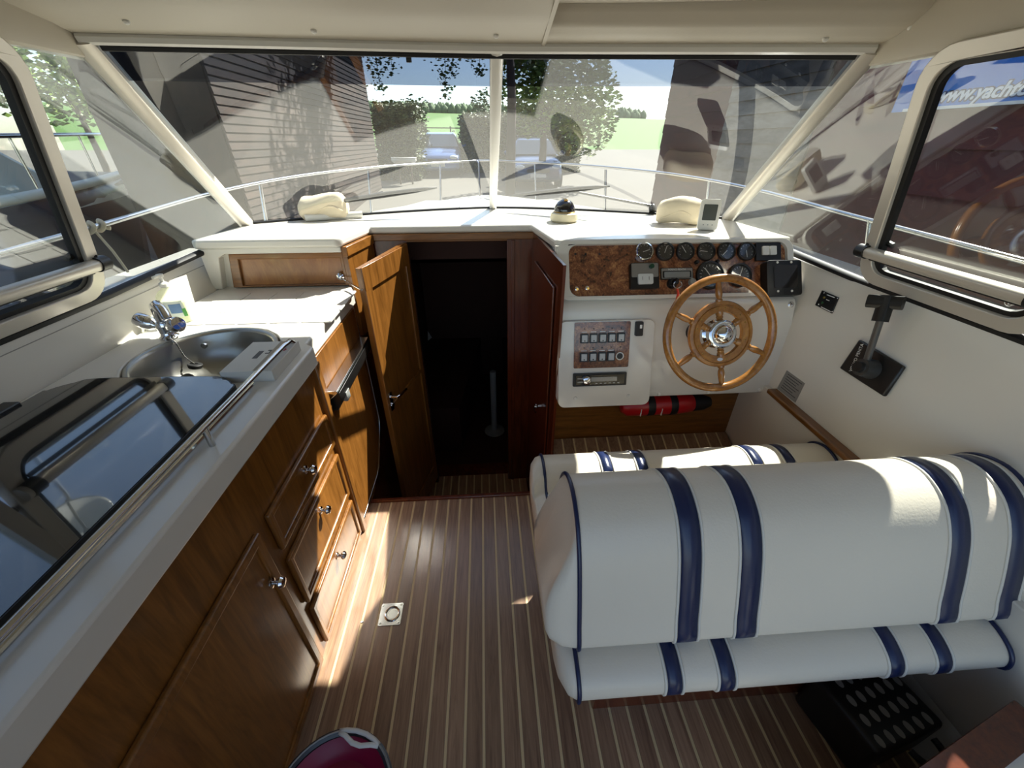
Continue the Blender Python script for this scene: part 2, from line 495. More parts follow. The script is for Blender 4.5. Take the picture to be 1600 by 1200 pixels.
MB().lathe([(.016,0),(.016,.004),(.007,.008),(.007,.022),(.014,.030),(.014,.036),(.005,.042)], p+Vector((.012,0,0)), (-1,-.06,0)).build('knob', CHROME, csd, smooth=True)
MB().tube([p+Vector((-.026,0,0)), p+Vector((-.03,-.03,0)), p+Vector((-.028,-.055,-.004))], .006, 8).build('lever', CHROME, csd, smooth=True)

# ---------------------------------------------------------------- dash moulding under the windscreen
def wbase(u): return Vector((X0+1.29*u, 2.78-.50*abs(u)**1.5, 1.178))
def wtop(u): return Vector((X0+1.15*u, 1.64-.14*abs(u)**1.5, 1.795+.012*(1-u*u)))
def wpt(u, t): return wbase(u).lerp(wtop(u), t)
poly = [(-1.285,1.89),(-.67,1.89),(-.645,1.91),(-.585,2.185),(.245,2.185),(.305,1.80),(.325,1.785),(1.385,1.785)]
poly += [(wbase(1-.1*i).x, wbase(1-.1*i).y+.03) for i in range(21)]
o = MB().plan(poly, 1.14, 1.18).build('trim_2', GEL, None, bevel=.012, seg=3); tag(o, 'white moulded dashboard top under the windscreen', kind='structure')
mbb = MB().tube([wbase(-1+.05*i)+Vector((0,-.012,.006)) for i in range(41)], .008, 8)
o = mbb.build('trim_3', RUB, None, smooth=True); tag(o, 'black rubber seal along the windscreen foot', kind='structure')
# ---------------------------------------------------------------- windscreen
w1 = structure('window_1', 'two-pane raked windscreen with sun strip')
for a, b in ((-.99, -.012), (.012, .99)):
    MB().grid(lambda i, j: wpt(a+(b-a)*i, .01+.97*j), 15, 9).build('pane', GLW, w1, smooth='all')
    MB().grid(lambda i, j: wpt(a+(b-a)*i, .865+.115*j)+Vector((0,-.003,-.004)), 15, 4).build('sun_strip', TINT, w1, smooth='all')
def bar(pts, wd, th, side):
    mb = MB()
    pts = [Vector(p) for p in pts]; P = []; F = []
    for i, p in enumerate(pts):
        t = (pts[min(i+1,len(pts)-1)]-pts[max(i-1,0)]).normalized()
        u = (side-t*side.dot(t)).normalized(); v = t.cross(u)
        for k in range(12):
            an = 2*PI*k/12
            c, s__ = math.cos(an), math.sin(an)
            P.append(p+u*(wd/2*math.copysign(abs(c)**.6, c))+v*(th/2*math.copysign(abs(s__)**.6, s__)))
    for i in range(len(pts)-1):
        for k in range(12): F.append((i*12+k, i*12+(k+1)%12, i*12+12+(k+1)%12, i*12+12+k))
    F += [tuple(range(12))[::-1], tuple(range((len(pts)-1)*12, len(pts)*12))]
    return mb.add(P, F)
bar([wpt(0, t/6) for t in range(-0, 7)], .046, .04, Vector((1,0,0))).build('mullion', WHITEP, w1, smooth=True)
for s_, nm in ((-1, 'trim_4'), (1, 'trim_5')):
    o = bar([wpt(s_, t/6) for t in range(-0, 7)], .062, .055, Vector((1,-.3*s_,0))).build(nm, ALU, None, smooth=True)
    tag(o, 'pale corner pillar at the %s end of the windscreen' % ('left' if s_ < 0 else 'right'), kind='structure')
MB().tube([wtop(-1+.05*i)+Vector((0,-.005,-.004)) for i in range(41)], .016, 8).build('head_rail', WHITEP, w1, smooth=True)
MB().tube([wtop(-.97+.0485*i)+Vector((0,.012,-.022)) for i in range(41)], .009, 6).build('head_seal', RUB, w1, smooth=True)
MB().box(-.232, -.215, 1.648, 1.655, 1.765, 1.785).build('clip', BLACK, w1, bevel=.002)

# ---------------------------------------------------------------- roof
rf = structure('ceiling', 'beige moulded hardtop roof')
rp = [(wtop(-1+.1*i).x, wtop(-1+.1*i).y+.03) for i in range(21)]
MB().plan([(-1.20,-.6)]+[(1.32,-.6)]+rp[::-1], 1.875, 1.93).build('panel', GELR, rf)
vz = 1.955
vo = [(X0+1.66, -.7)]+[(X0+1.27*u, 2.04-.16*abs(u)**3) for u in [1.3-.1*i for i in range(27)]]+[(X0-1.66, -.7)]
MB().plan(vo[::-1], vz, vz+.03).build('hardtop', GELR, rf, bevel=.008)  # overhang is out of view, its outline shaped to bound the sun patches
for s_ in (-1, 1):  # added flaps, unseen from the camera, outlined to keep sun off the floor
    fx = [(.66,1.9),(.70,2.2),(.76,2.32),(.86,2.38),(1.05,2.42),(1.25,2.43),(1.42,2.40),(1.46,2.34),(1.42,2.29),(1.3,2.26),(1.2,2.18),(1.17,2.08),(1.16,1.9)]
    MB().plan([(X0+s_*a, b) for a, b in (fx if s_ < 0 else fx[::-1])], vz-.004, vz+.02).build('added_shade_flap', GELR, rf, bevel=.006)
def valance(ub, ue, ins, z1, nm):
    def f(i, j):
        u = ub+(ue-ub)*i
        p = wtop(u)
        pr = [(.0,-.004),(-.02,.004),(-.045,.008),(-.07,.014),(-.10-ins*.5,.03),(-.13-ins,.06),(-.14-ins,z1)]
        k = j*(len(pr)-1); a = min(int(k), len(pr)-2); t = k-a
        dy = pr[a][0]+(pr[a+1][0]-pr[a][0])*t; dz = pr[a][1]+(pr[a+1][1]-pr[a][1])*t
        return p+Vector((0, dy, dz))
    MB().grid(f, 30, 25).build(nm, GELR, rf, smooth='all')
valance(-1.0, .13, .16, .085, 'valance')
valance(.13, 1.0, .02, .085, 'valance')
P_ = wtop(.13)
MB().prism([(P_.y-.04,1.81),(P_.y-.30,1.86),(P_.y-.30,1.88),(P_.y,1.88),(P_.y,1.80)], Vector((0,1,0)), Vector((0,0,1)), Vector((1,0,0)), (P_.x-.004,0,0), -.006, .006).build('valance_end', GELR, rf)
def val_hit(px, py):
    d = ray(px, py); t = .7
    while t < 3.5:
        p_ = CO+d*t
        u = max(-1, min(1, (p_.x-X0)/1.15)); w0 = wtop(u); ins = .16 if u < .13 else .02
        pr = [(.0,-.004),(-.02,.004),(-.045,.008),(-.07,.014),(-.10-ins*.5,.03),(-.13-ins,.06),(-.14-ins,.085)]
        dy = p_.y-w0.y
        for (a0_, b0_), (a1_, b1_) in zip(pr, pr[1:]):
            if a1_ <= dy <= a0_:
                zz = b0_+(b1_-b0_)*(a0_-dy)/max(1e-6, a0_-a1_)
                if p_.z >= w0.z+zz: return p_
        t += .002
    return CO+d*1.4
for px, py in ((197,32),(490,47),(775,55),(1290,60),(1424,42)):
    p = val_hit(px, py)
    MB().lathe([(.0085,-.004),(.0085,.003),(.006,.007),(0,.0085)], p, (0,-.55,-.83), 14).build('screw_button', WHITEP, rf, smooth=True)
for s_ in (-1, 1):   # roof side rails down to the window tops
    pts = [Vector((X0+s_*1.165, 1.56-.27*i, 1.80)) for i in range(9)]
    bar([q_+Vector((s_*.02,0,.04)) for q_ in pts], .19, .07, Vector((0,0,1))).build('side_rail', GELR, rf, smooth=True)

# ---------------------------------------------------------------- side windows
def sx(s_, z): return X0+s_*(1.375-.22*(z-1.11)/.69)
def side_window(s_, n1, n2, word):
    n = Vector((-s_*.953, 0, -.303*1)).normalized()     # towards the cabin and down
    upv = Vector((-s_*.22, 0, .69)).normalized()
    uy = Vector((0, 1, 0))
    org = Vector((sx(s_, 1.105), 0, 1.105))
    Ls = .665/upv.z
    def P2(a, b, h=0): return org+uy*a+upv*b+n*h
    wA = structure(n1, 'aluminium framed opening side window on the %s' % word)
    y0, y1 = (.84, 1.425); SK = -.12
    out = rrect(y0, y1, 0.0, Ls, .085, 6); out = [(a+SK*(b/Ls), b) for a, b in out]
    inn = rrect(y0+.042, y1-.042, .042, Ls-.042, .06, 6); inn = [(a+SK*(b/Ls), b) for a, b in inn]
    inn2 = rrect(y0+.058, y1-.058, .056, Ls-.056, .05, 6); inn2 = [(a+SK*(b/Ls), b) for a, b in inn2]
    MB().prism(out, uy, upv, n, org, -.012, .022, [inn]).build('sash_frame', ALU, wA, bevel=.003)
    MB().prism([(a, b) for a, b in inn], uy, upv, n, org, -.010, .010, [inn2]).build('gasket', RUB, wA)
    MB().prism(inn, uy, upv, n, org, -.004, .0).build('pane', GLS, wA)
    zb = .118
    bar([P2(y0+.012, zb, .03), P2(y0+.2, zb, .03), P2(y1-.012, zb, .03)], .034, .034, n).build('tube_rail', ALU, wA, smooth=True)
    bar([P2(y0+.04, zb-.026, .02), P2(y1-.05, zb-.026, .02)], .008, .012, n).build('rail_gasket', RUB, wA, smooth=True)
    for yy in (y0+.02, y1-.03):
        MB().cyl(P2(yy-.018, zb, .03), P2(yy+.018, zb, .03), .023).build('clamp', BLACK, wA, smooth=True)
        MB().tube([P2(yy, zb+.018, .02), P2(yy-.03, zb+.03, -.005), P2(yy-.07, zb+.022, -.01)], .010, 8, smooth=3).build('latch', BLACK, wA, smooth=True)
    MB().cyl(P2(y0-.012, zb, .03), P2(y0+.004, zb, .03), .021).build('end_cap', ALU, wA, smooth=True)
    MB().cyl(P2(y0-.16, zb-.052, -.03), P2(y1-.05, zb-.05, -.03), .010).build('support_rod', STEEL, wA, smooth=True)
    # maker's stamp: plain ring mark in the lower pane
    if s_ > 0:
        cc = P2(y0+.10, .075, .004)
        MB().prism(circ(0,0,.010,16), uy, upv, n, cc, 0, .0006, [circ(0,0,.008,16)]).build('stamp', WHITEI, wA)
        MB().prism([(-.001,-.005),(.001,-.005),(.001,.003),(.004,.003),(.004,.005),(-.004,.005),(-.004,.003),(-.001,.003)], uy, upv, n, cc, 0, .0006).build('stamp', WHITEI, wA)
    wB = structure(n2, 'fixed triangular quarter window on the %s' % word)
    b0 = P2(y1, .0); b1 = wbase(s_)+Vector((0,-.02,-.02)); t1 = wtop(s_); t0 = P2(y1+SK, Ls)
    e = -n*.006
    MB().add([b0-uy*.03+e, b1+e, t1+e, t0-uy*.03+e, b0-uy*.03+e*1.4, b1+e*1.4, t1+e*1.4, t0-uy*.03+e*1.4], [(0,1,2,3),(7,6,5,4),(0,4,5,1),(1,5,6,2),(2,6,7,3),(3,7,4,0)]).build('pane', GLS, wB)
    # black sill seal along the whole side
    bar([P2(-.5,-.012,.004), P2(1.0,-.012,.004), P2(y1,-.012,.004), wbase(s_)+Vector((0,0,-.03))], .022, .03, upv).build('sill_seal', RUB, wB, smooth=True)
    wC = structure(n2.replace('2','6').replace('4','7'), 'aft side window on the %s' % word)
    MB().prism(rrect(-.45, .80, 0, Ls, .08, 6), uy, upv, n, org, -.012, .02, [rrect(-.41, .76, .042, Ls-.042, .06, 6)]).build('sash_frame', ALU, wC)
    MB().prism(rrect(-.41, .76, .042, Ls-.042, .06, 6), uy, upv, n, org, -.004, 0).build('pane', GLS, wC)
    return wA
side_window(-1, 'window_3', 'window_2', 'left')
side_window(1, 'window_5', 'window_4', 'right')
# aft roof posts are out of view; side coaming under the windows closes to the deck

EX, EY, EZ = Vector((1,0,0)), Vector((0,1,0)), Vector((0,0,1))
# ================================================================== GALLEY (left)
WT = .955
XF = -.62
gc = thing('galley_cabinet', 'long teak galley cabinet with panelled door and three drawers', 'cabinet', (-.9,.35,0))
MB().box(-1.24, XF-.018, -.6, 1.25, 0, .78).build('body', TEAKZ, gc)
MB().box(XF-.018, XF, -.6, 1.25, 0, .885).build('face_panel', TEAKZ, gc)
def panel_front(name, parent, y0, y1, z0, z1, m=TEAKZ, fr=.03):
    # raised frame and a sunk panel on the x = XF face
    o_ = MB().prism([(y0,z0),(y1,z0),(y1,z1),(y0,z1)], EY, EZ, EX, (XF,0,0), 0, .016, [[(y0+fr,z0+fr),(y1-fr,z0+fr),(y1-fr,z1-fr),(y0+fr,z1-fr)]]).build(name, m, parent, bevel=.006, seg=3)
    MB().prism([(y0+fr,z0+fr),(y1-fr,z0+fr),(y1-fr,z1-fr),(y0+fr,z1-fr)], EY, EZ, EX, (XF,0,0), 0, .008).build('panel', TEAKZ, o_)
    return o_
def knob(parent, p, ax=(1,0,0)):
    MB().lathe([(.014,0),(.014,.003),(.006,.006),(.0055,.014),(.013,.019),(.0165,.025),(.013,.032),(.006,.035),(0,.036)], p, ax, 20).build('knob', CHROME, parent, smooth=True)
dr = panel_front('door', gc, -.02, .715, .02, .69)
knob(dr, (XF+.016, .672, .535))
for z0, z1, kz in ((.545,.69,.63), (.275,.50,.437), (.03,.24,.18)):
    d_ = panel_front('drawer', gc, .765, 1.235, z0, z1, fr=.022)
    knob(d_, (XF+.008, 1.005, kz))
MB().box(XF-.02, XF+.02, 1.252, 1.288, 0, .885).build('post', TEAKZ, gc, bevel=.006)
fg = thing('fridge', 'teak fronted fridge with steel handle bar between drawers and companionway', 'fridge', (-.9,1.55,0))
MB().box(-1.24, XF-.02, 1.29, 1.81, -.05, .78).build('body', TEAKR, fg)
MB().box(XF-.02, XF-.002, 1.29, 1.81, .735, .885).build('fascia', TEAKZ, fg, bevel=.002)
MB().prism(crv2([(1.292,.03),(1.60,.03),(1.63,.035),(1.79,.20),(1.81,.25),(1.81,.66),(1.80,.66),(1.30,.66),(1.292,.66)], 2), EY, EZ, EX, (XF,0,0), -.02, .006).build('door', TEAKZ, fg)
MB().tube([(XF+.005,1.30,.03),(XF+.005,1.60,.03),(XF+.005,1.64,.045),(XF+.005,1.79,.20),(XF+.005,1.812,.25),(XF+.005,1.812,.66)], .005, 6).build('edge_trim', STEEL, fg, smooth=True)
MB().prism([(0,.70),(.045,.735),(.045,.745),(.0,.745)], EX, EZ, -EY, (XF,0,0), -1.79, -1.30).build('handle', STEEL, fg, bevel=.002)
MB().prism([(-.0,.655),(.03,.655),(.05,.69),(.05,.735),(.0,.70)], EX, EZ, -EY, (XF,0,0), -1.785, -1.305).build('handle_recess', BLACK, fg, bevel=.002)
MB().box(XF+.035, XF+.052, 1.36, 1.40, .66, .70).build('latch', GREYP, fg, bevel=.002)

wt = thing('worktop', 'white moulded galley worktop with stepped front edge', 'worktop', (-.92,.6,WT))
SC = (-.925, 1.225); SR = .205
outl = [(-1.262,-.6),(-.592,-.6),(-.592,1.255),(-.625,1.285),(-.625,1.86),(-.645,1.912),(-.665,1.96),(-1.262,1.96)]
MB().plan(outl, .885, WT, [circ(SC[0], SC[1], SR+.012, 40)]).build('slab', GEL, wt, bevel=.008, seg=3)
tl = None
for i in range(5):
    for j in range(3):
        x, y = -1.19+.118*i, 1.47+.125*j
        if tl is None:
            me = bpy.data.meshes.new('tile'); b_ = MB().plan(rrect(-.0565,.0565,-.060,.060,.008,2), -.002, .0028)
            me.from_pydata([tuple(v) for v in b_.v], [], b_.f)
            tl = link_mesh('tile', me, GEL, wt, Vector((0,0,0))); tl.location = Vector((x+.06,y+.06,WT))-OFF[wt.name]
        else: piece(tl, wt, Vector((x+.06,y+.06,WT))-OFF[wt.name])
sk = thing('sink', 'round stainless steel sink bowl set in the worktop', 'sink', (SC[0],SC[1],.80))
prof = [(0,.812),(.03,.812),(.09,.813),(.14,.822),(.172,.85),(.187,.90),(.193,.945),(.197,.953),(.206,.957),(.212,.9555),(.212,.953)]
MB().lathe([(r, h) for r, h in prof], (SC[0],SC[1],0), n=48, ring=True).build('bowl', SINKM, sk, smooth='all')
MB().lathe([(.026,.8125),(.03,.8145),(.024,.816),(.018,.8135),(0,.8133)], (SC[0],SC[1],0), n=20).build('drain', CHROME, sk, smooth=True)
MB().tube([at(318,541,z=.93)]+[at(318,541,z=.93)+Vector((.0,.008,0))], .010, 10).build('overflow', STEEL, sk, smooth=True)
pl = thing('plug', 'black rubber sink plug hanging on a ball chain', 'plug', at(305,572,z=.87))
pp = OFF[pl.name]
MB().lathe([(.020,-.006),(.023,.006),(.021,.008),(0,.009)], pp, (.2,.2,1), 18).build('stopper', RUB, pl, smooth=True)
a = Vector((-1.115,1.345,.962)); ch = MB()
cp = crv([a, a+Vector((.04,-.03,-.01)), (a+pp)/2+Vector((0,0,-.015)), pp+Vector((0,0,.01))], 8)
for q in cp: ch.ball(q, .0035, 6, 4)
ch.tube(cp, .0014, 5).build('chain', CHROME, pl, smooth=True)
# mixer tap
TP = Vector((-1.127, 1.365, WT))
tp = thing('mixer_tap', 'chrome two-handled mixer tap at the sink', 'tap', TP)
MB().lathe([(.030,0),(.030,.006),(.024,.012),(.022,.03),(.026,.045),(.02,.06),(.0,.064)], TP, n=24).build('base', CHROME, tp, smooth=True)
for s_, nm in ((-1,'handle'),(1,'handle')):
    d = Vector((s_*.85, -.25*s_-.15, .32)).normalized()
    q = TP+Vector((0,0,.035))
    MB().lathe([(.012,.0),(.013,.03),(.017,.036),(.023,.045),(.026,.07),(.026,.088),(.022,.094),(.018,.0945),(0,.0945)], q, d, 20).build(nm, CHROME, tp, smooth=True)
MB().tube([TP+Vector(q) for q in ((0,0,.05),(.0,.0,.085),(.012,-.012,.12),(.045,-.045,.135),(.075,-.07,.122),(.083,-.077,.10))], [.016,.0165,.017,.0165,.015,.0145], 14).build('spout', CHROME, tp, smooth=True)
# soap bottle
SB = at(283, 503, z=WT)
sb_ = thing('soap_bottle', 'clear hand soap pump bottle with green label', 'bottle', SB)
SOAP = glass('soap_plastic', (.93,.95,.86), .06, .12, '#dfe6cd')
MB().grid(lambda i, j: SB+Vector((math.cos(2*PI*i)*[.030,.036,.040,.041,.040,.036,.026,.013,.012][int(round(j*8))]*1.25, math.sin(2*PI*i)*[.030,.036,.040,.041,.040,.036,.026,.013,.012][int(round(j*8))]*.72, [0,.004,.03,.06,.085,.105,.12,.13,.14][int(round(j*8))])), 28, 9, True).build('body', SOAP, sb_, smooth='all')
MB().lathe([(.036,.004),(.038,.03),(.037,.08),(0,.081)], SB, n=20).build('soap', mat('soap', '#d9dcc0', .3), sb_, smooth=True).scale = (1.2,.66,1)
MB().lathe([(.014,.138),(.015,.15),(.012,.154),(.006,.156),(.006,.172),(.011,.174),(.011,.184),(0,.186)], SB, n=16).build('pump', WHITEP, sb_, smooth=True)
MB().box(SB.x-.005, SB.x+.005, SB.y-.035, SB.y+.004, SB.z+.176, SB.z+.185).build('nozzle', WHITEP, sb_, bevel=.002)
lab = lambda a0, a1, z0, z1, m, nm, r=1.015: MB().grid(lambda i, j: SB+Vector((math.cos(a0+(a1-a0)*i)*.041*1.25*r, math.sin(a0+(a1-a0)*i)*.041*.72*r, z0+(z1-z0)*j)), 10, 4).build(nm, m, sb_, smooth='all')
lab(-2.1,-.5,.03,.09, mat('label_pale','#cfd8cf',.5), 'label')
lab(-1.5,-.7,.045,.08, mat('label_blue','#5f7fa6',.5), 'label', 1.03)
lab(-.75,-.45,.03,.06, mat('label_green','#4f9a4a',.5), 'label', 1.035)
# carton
c0, c1, c2 = at(352,597,z=WT), at(433,594,z=WT), at(440,550,z=WT)
cu_ = (c1-c0).normalized(); cv_ = Vector((-cu_.y, cu_.x, 0)); cc = c0+cu_*.07+cv_*.095
ct = thing('carton', 'flat white cardboard carton with handling symbols on the worktop edge', 'box', (cc.x,cc.y,WT))
CARD = mat('white_card', '#cfcdc6', .6)
MB().obox((cc.x,cc.y,WT), cu_, cv_, EZ, .072, .10, .0, .035).build('box', CARD, ct, bevel=.0015)
def mark(poly, m): MB().prism(poly, cu_, cv_, EZ, (cc.x,cc.y,WT), .035, .0356).build('mark', m, ct)
RI = mat('red_ink','#a4384a',.5)
mark([(.005,.01),(.03,.01),(.03,.016),(.02,.016),(.02,.03),(.028,.03),(.028,.036),(.006,.036),(.006,.03),(.014,.03),(.014,.016),(.005,.016)], DARKI)
mark([(.035,.04),(.055,.05),(.035,.06)], RI)
mark(circ(.05,.035,.01,14), RI)
mark([(.03,.075),(.05,.075),(.05,.082),(.03,.082)], DARKI)
mark([(-.02,-.02),(-.005,-.02),(-.005,.03),(-.02,.03)], DARKI)
MB().obox((cc.x+cu_.x*.03,cc.y+cu_.y*.03,WT), cu_, cv_, EZ, .012, .098, .0352, .0358).build('tape', mat('brown_tape','#8d8170',.4), ct)
# stove lid
sv = thing('stove_lid', 'dark mirror-glass lid closed over the stove on the worktop', 'stove lid', (-.95,.6,WT))
lo = crv2([(-1.175,.10),(-.72,.10),(-.705,.13),(-.70,.5),(-.70,.93),(-.715,.985),(-.76,1.02),(-.82,1.032),(-1.10,1.04),(-1.15,1.02),(-1.19,.98),(-1.20,.9),(-1.20,.15)], 3)
MB().plan(lo, WT+.016, WT+.022).build('glass', LIDG, sv, smooth=True)
lo2 = [(-.95+(a+.95)*1.012, .57+(b-.57)*1.008) for a, b in lo]
MB().plan(lo2, WT+.001, WT+.021, [lo]).build('rim', BLACK, sv)
MB().plan(lo, WT+.001, WT+.012).build('tray', STEEL, sv)
MB().box(-1.235, -1.195, .30, .92, WT, WT+.03).build('hinge_rail', BLACK, sv, bevel=.004)
for y in (.45, .80): MB().cyl((-1.215,y-.03,WT+.03), (-1.215,y+.03,WT+.03), .011).build('hinge', BLACK, sv, smooth=True)
for k in range(3):
    d = .004*k
    MB().obox((-.905+d,.55,WT+.0222), Vector((.97,-.24,0)), Vector((.24,.97,0)), EZ, .0005, .0, 0, 0)
# fiddle rail
fr = thing('fiddle_rail', 'polished steel grab rail along the worktop front edge', 'rail', (-.625,.4,WT))
MB().tube([(-.632,1.215,WT),(-.632,1.215,WT+.035),(-.634,1.20,WT+.048),(-.636,1.16,WT+.05),(-.64,.6,WT+.05),(-.642,-.4,WT+.05)], .0075, 10).build('tube', STEEL, fr, smooth=True)
for y in (.745, .2): MB().cyl((-.638,y,WT), (-.638,y,WT+.05), .007).build('stanchion', STEEL, fr, smooth=True)
MB().tube([(-.665,1.0,WT+.012),(-.668,.5,WT+.012),(-.672,-.4,WT+.012)], .006, 8).build('lower_bar', STEEL, fr, smooth=True)
# raised locker
lk = thing('raised_locker', 'raised white locker with teak flap behind the galley worktop', 'locker', (-.95,1.95,WT))
MB().prism([(-1.275,WT),(-1.275,1.14),(-.655,1.14),(-.655,1.115),(-1.17,1.115),(-1.20,1.10),(-1.235,WT)], EX, EZ, -EY, (0,0,0), -2.15, -1.905).build('shell', GEL, lk, bevel=.004)
MB().box(-1.24, -.66, 1.945, 1.96, WT, 1.115).build('back_panel', GEL, lk)
MB().prism([(-1.19,WT+.004),(-.655,WT+.004),(-.655,1.114),(-1.16,1.114)], EX, EZ, -EY, (0,0,0), -1.945, -1.915, [[(-1.145,WT+.012),(-.672,WT+.012),(-.672,1.088),(-1.125,1.088)]]).build('flap_frame', TEAKX, lk, bevel=.004)
MB().prism([(-1.15,WT+.01),(-.665,WT+.01),(-.665,1.09),(-1.13,1.09)], EX, EZ, -EY, (0,0,0), -1.942, -1.93).build('flap', wood('teak_flap','#7f4e25','#a8713c',(9,9,3.5),.3,.3,dist=3), lk)
MB().prism([(-.655,1.912),(-.635,1.912),(-.580,2.18),(-.60,2.18)], EX, EY, EZ, (0,0,0), .70, 1.138).build('end_panel', TEAKZ, lk)
MB().prism([(-.65,1.906),(-.628,1.906),(-.573,2.18),(-.60,2.18)], EX, EY, EZ, (0,0,0), 1.095, 1.139).build('end_trim', TEAKY, lk, bevel=.003)
# ---------------------------------------------------------------- companionway door, open
HG = Vector((-.41, 2.19, 0)); FE = Vector((-.532, 1.735, 0))
du = (FE-HG).normalized(); dn = Vector((-du.y, du.x, 0)); DW = (FE-HG).length
if dn.x < 0: dn = -dn
d1 = structure('door_1', 'narrow teak companionway door standing open', HG)
MB().prism([(0,-.58),(DW,-.58),(DW,1.085),(0,1.095)], du, EZ, dn, HG, -.024, -.004).build('leaf', TEAKZ, d1)
for z0, z1 in ((.985,1.088), (.335,.36), (-.58,-.44)):
    MB().prism([(.0,z0),(DW,z0),(DW,z1),(0,z1)], du, EZ, dn, HG, -.004, .005).build('rail', TEAKZ, d1, bevel=.003)
for a, b in ((0,.045),(DW-.06,DW)):
    MB().prism([(a,-.58),(b,-.58),(b,1.086),(a,1.086)], du, EZ, dn, HG, -.006, .0045).build('stile', TEAKZ, d1, bevel=.003)
hp = HG+du*(DW-.03)+Vector((0,0,.385))
MB().obox(hp, du, EZ, dn, .016, .055, .005, .010).build('handle_plate', CHROME, d1, bevel=.003)
MB().tube([hp+dn*.01+EZ*.03, hp+dn*.045+EZ*.03, hp+dn*.05+EZ*.03-du*.03, hp+dn*.048+EZ*.022-du*.10], .008, 10).build('handle_lever', CHROME, d1, smooth=True)
MB().cyl(hp+dn*.008-EZ*.02, hp+dn*.016-EZ*.02, .012).build('keyhole', CHROME, d1, smooth=True)
hk = thing('door_hook', 'chrome cabin hook holding the open door to the locker flap', 'hook', at(532,432,y=1.912))
q = OFF[hk.name]
MB().lathe([(.017,0),(.017,.003),(.009,.007),(.008,.012),(.011,.017),(0,.021)], q, (0,-1,0), 20).build('rosette', CHROME, hk, smooth=True)
MB().tube([q+Vector((0,-.012,0)), q+Vector((.04,-.04,-.012)), q+Vector((.09,-.10,-.016)), FE+Vector((-.012,.0,q.z-.01))], .0038, 8, smooth=4).build('rod', CHROME, hk, smooth=True)
# table leg in the dark cabin
tb = thing('table_pedestal', 'round table foot with stem in the dark forward cabin', 'table leg', (.03,2.86,-.698))
MB().lathe([(.09,0),(.088,.008),(.05,.014),(.03,.024),(.026,.03),(.026,.62),(0,.62)], (.03,2.86,-.698), n=24).build('foot', GREYP, tb, smooth=True)

# ================================================================== HELM
HX0, HX1 = .305, 1.375
hc = thing('helm_console', 'white helm console with burl wood instrument panel and switch panel', 'console', (.84,1.75,.53))
MB().xprism([(1.785,1.16),(1.775,1.16),(1.655,.958),(1.62,.948),(1.605,.93),(1.60,.90),(1.50,.55),(1.505,.53),(1.72,.53),(2.15,.60),(2.15,1.14),(1.80,1.141)], HX0, HX1).build('shell', GEL, hc, bevel=.008, seg=3)
# burl plane
BA = Vector((0,1.775,1.160)); BB = Vector((0,1.655,.958))
bv = (BA-BB).normalized(); bu = EX; bn = bu.cross(bv); 
if bn.y > 0: bn = -bn
BL_ = (BA-BB).length
def bp(px, py, h=0):
    p = onp(px, py, BB+bn*h, bn); d = p-BB
    return d.x, d.dot(bv)
def bq(a, b, h=0): return BB+bu*a+bv*b+bn*h
brd = rrect(HX0+.002, HX1-.002, -.008, BL_+.012, .05, 6)
bin_ = rrect(HX0+.055, HX1-.03, .008, BL_-.004, .04, 6)
def bprism(poly, h0, h1, holes=()): 
    return MB().prism(poly, bu, bv, bn, BB, h0, h1, holes)
bprism(brd, -.002, .022, [bin_]).build('panel_surround', GEL, hc, bevel=.006, seg=3)
bprism(bin_, -.002, .006).build('burl_panel', BURL, hc)
def gauge(px, py, r, lab=None, big=False, rim=BLACK, ang=.4):
    a, b = bp(px, py, .012)
    c = bq(a, b, .006)
    g = MB().lathe([(r,0),(r*1.02,.006),(r,.014),(r*.92,.017),(r*.84,.0155),(r*.82,.008)], c, bn, 32, ring=True).build('gauge', rim, hc, smooth=True)
    MB().lathe([(r*.84,.003),(r*.84,.0075),(0,.0075)], c, bn, 32).build('dial', DIAL, g)
    MB().lathe([(r*.83,.0125),(r*.83,.0132),(0,.0138)], c, bn, 32).build('glass', GLC, g)
    u2 = bu*math.cos(ang)+bv*math.sin(ang); v2 = -bu*math.sin(ang)+bv*math.cos(ang)
    MB().obox(c+u2*r*.25, u2, v2, bn, r*.4, r*.03, .0078, .0088).build('needle', WHITEI, g)
    tk = MB()
    for k in range(9 if not big else 13):
        t = math.radians(-30+240*k/(8 if not big else 12))
        e = bu*math.cos(t)+bv*math.sin(t)
        tk.obox(c+e*r*.68, e, bn.cross(e), bn, r*.07, r*.015, .0076, .0082)
    tk.build('scale', WHITEI, g)
    return g
for i, x in enumerate((1006.5,1039,1070.5,1103,1134.5,1166)):
    gauge(x, 393, .0405, rim=CHROME if i == 0 else BLACK, ang=.3+.9*i)
gauge(1109, 430, .062, big=True, ang=2.2)
gauge(1156, 430, .052, big=True, ang=1.2)
def bbox2(x0, y0, x1, y1):
    a0, b0 = bp(x0, y1, .02); a1, b1 = bp(x1, y0, .02)
    return a0, a1, b0, b1
def tsub(body, a, b, h, size, m, par): return text(body, bq(a, b, h), bu, bv, bn, size, m, par)
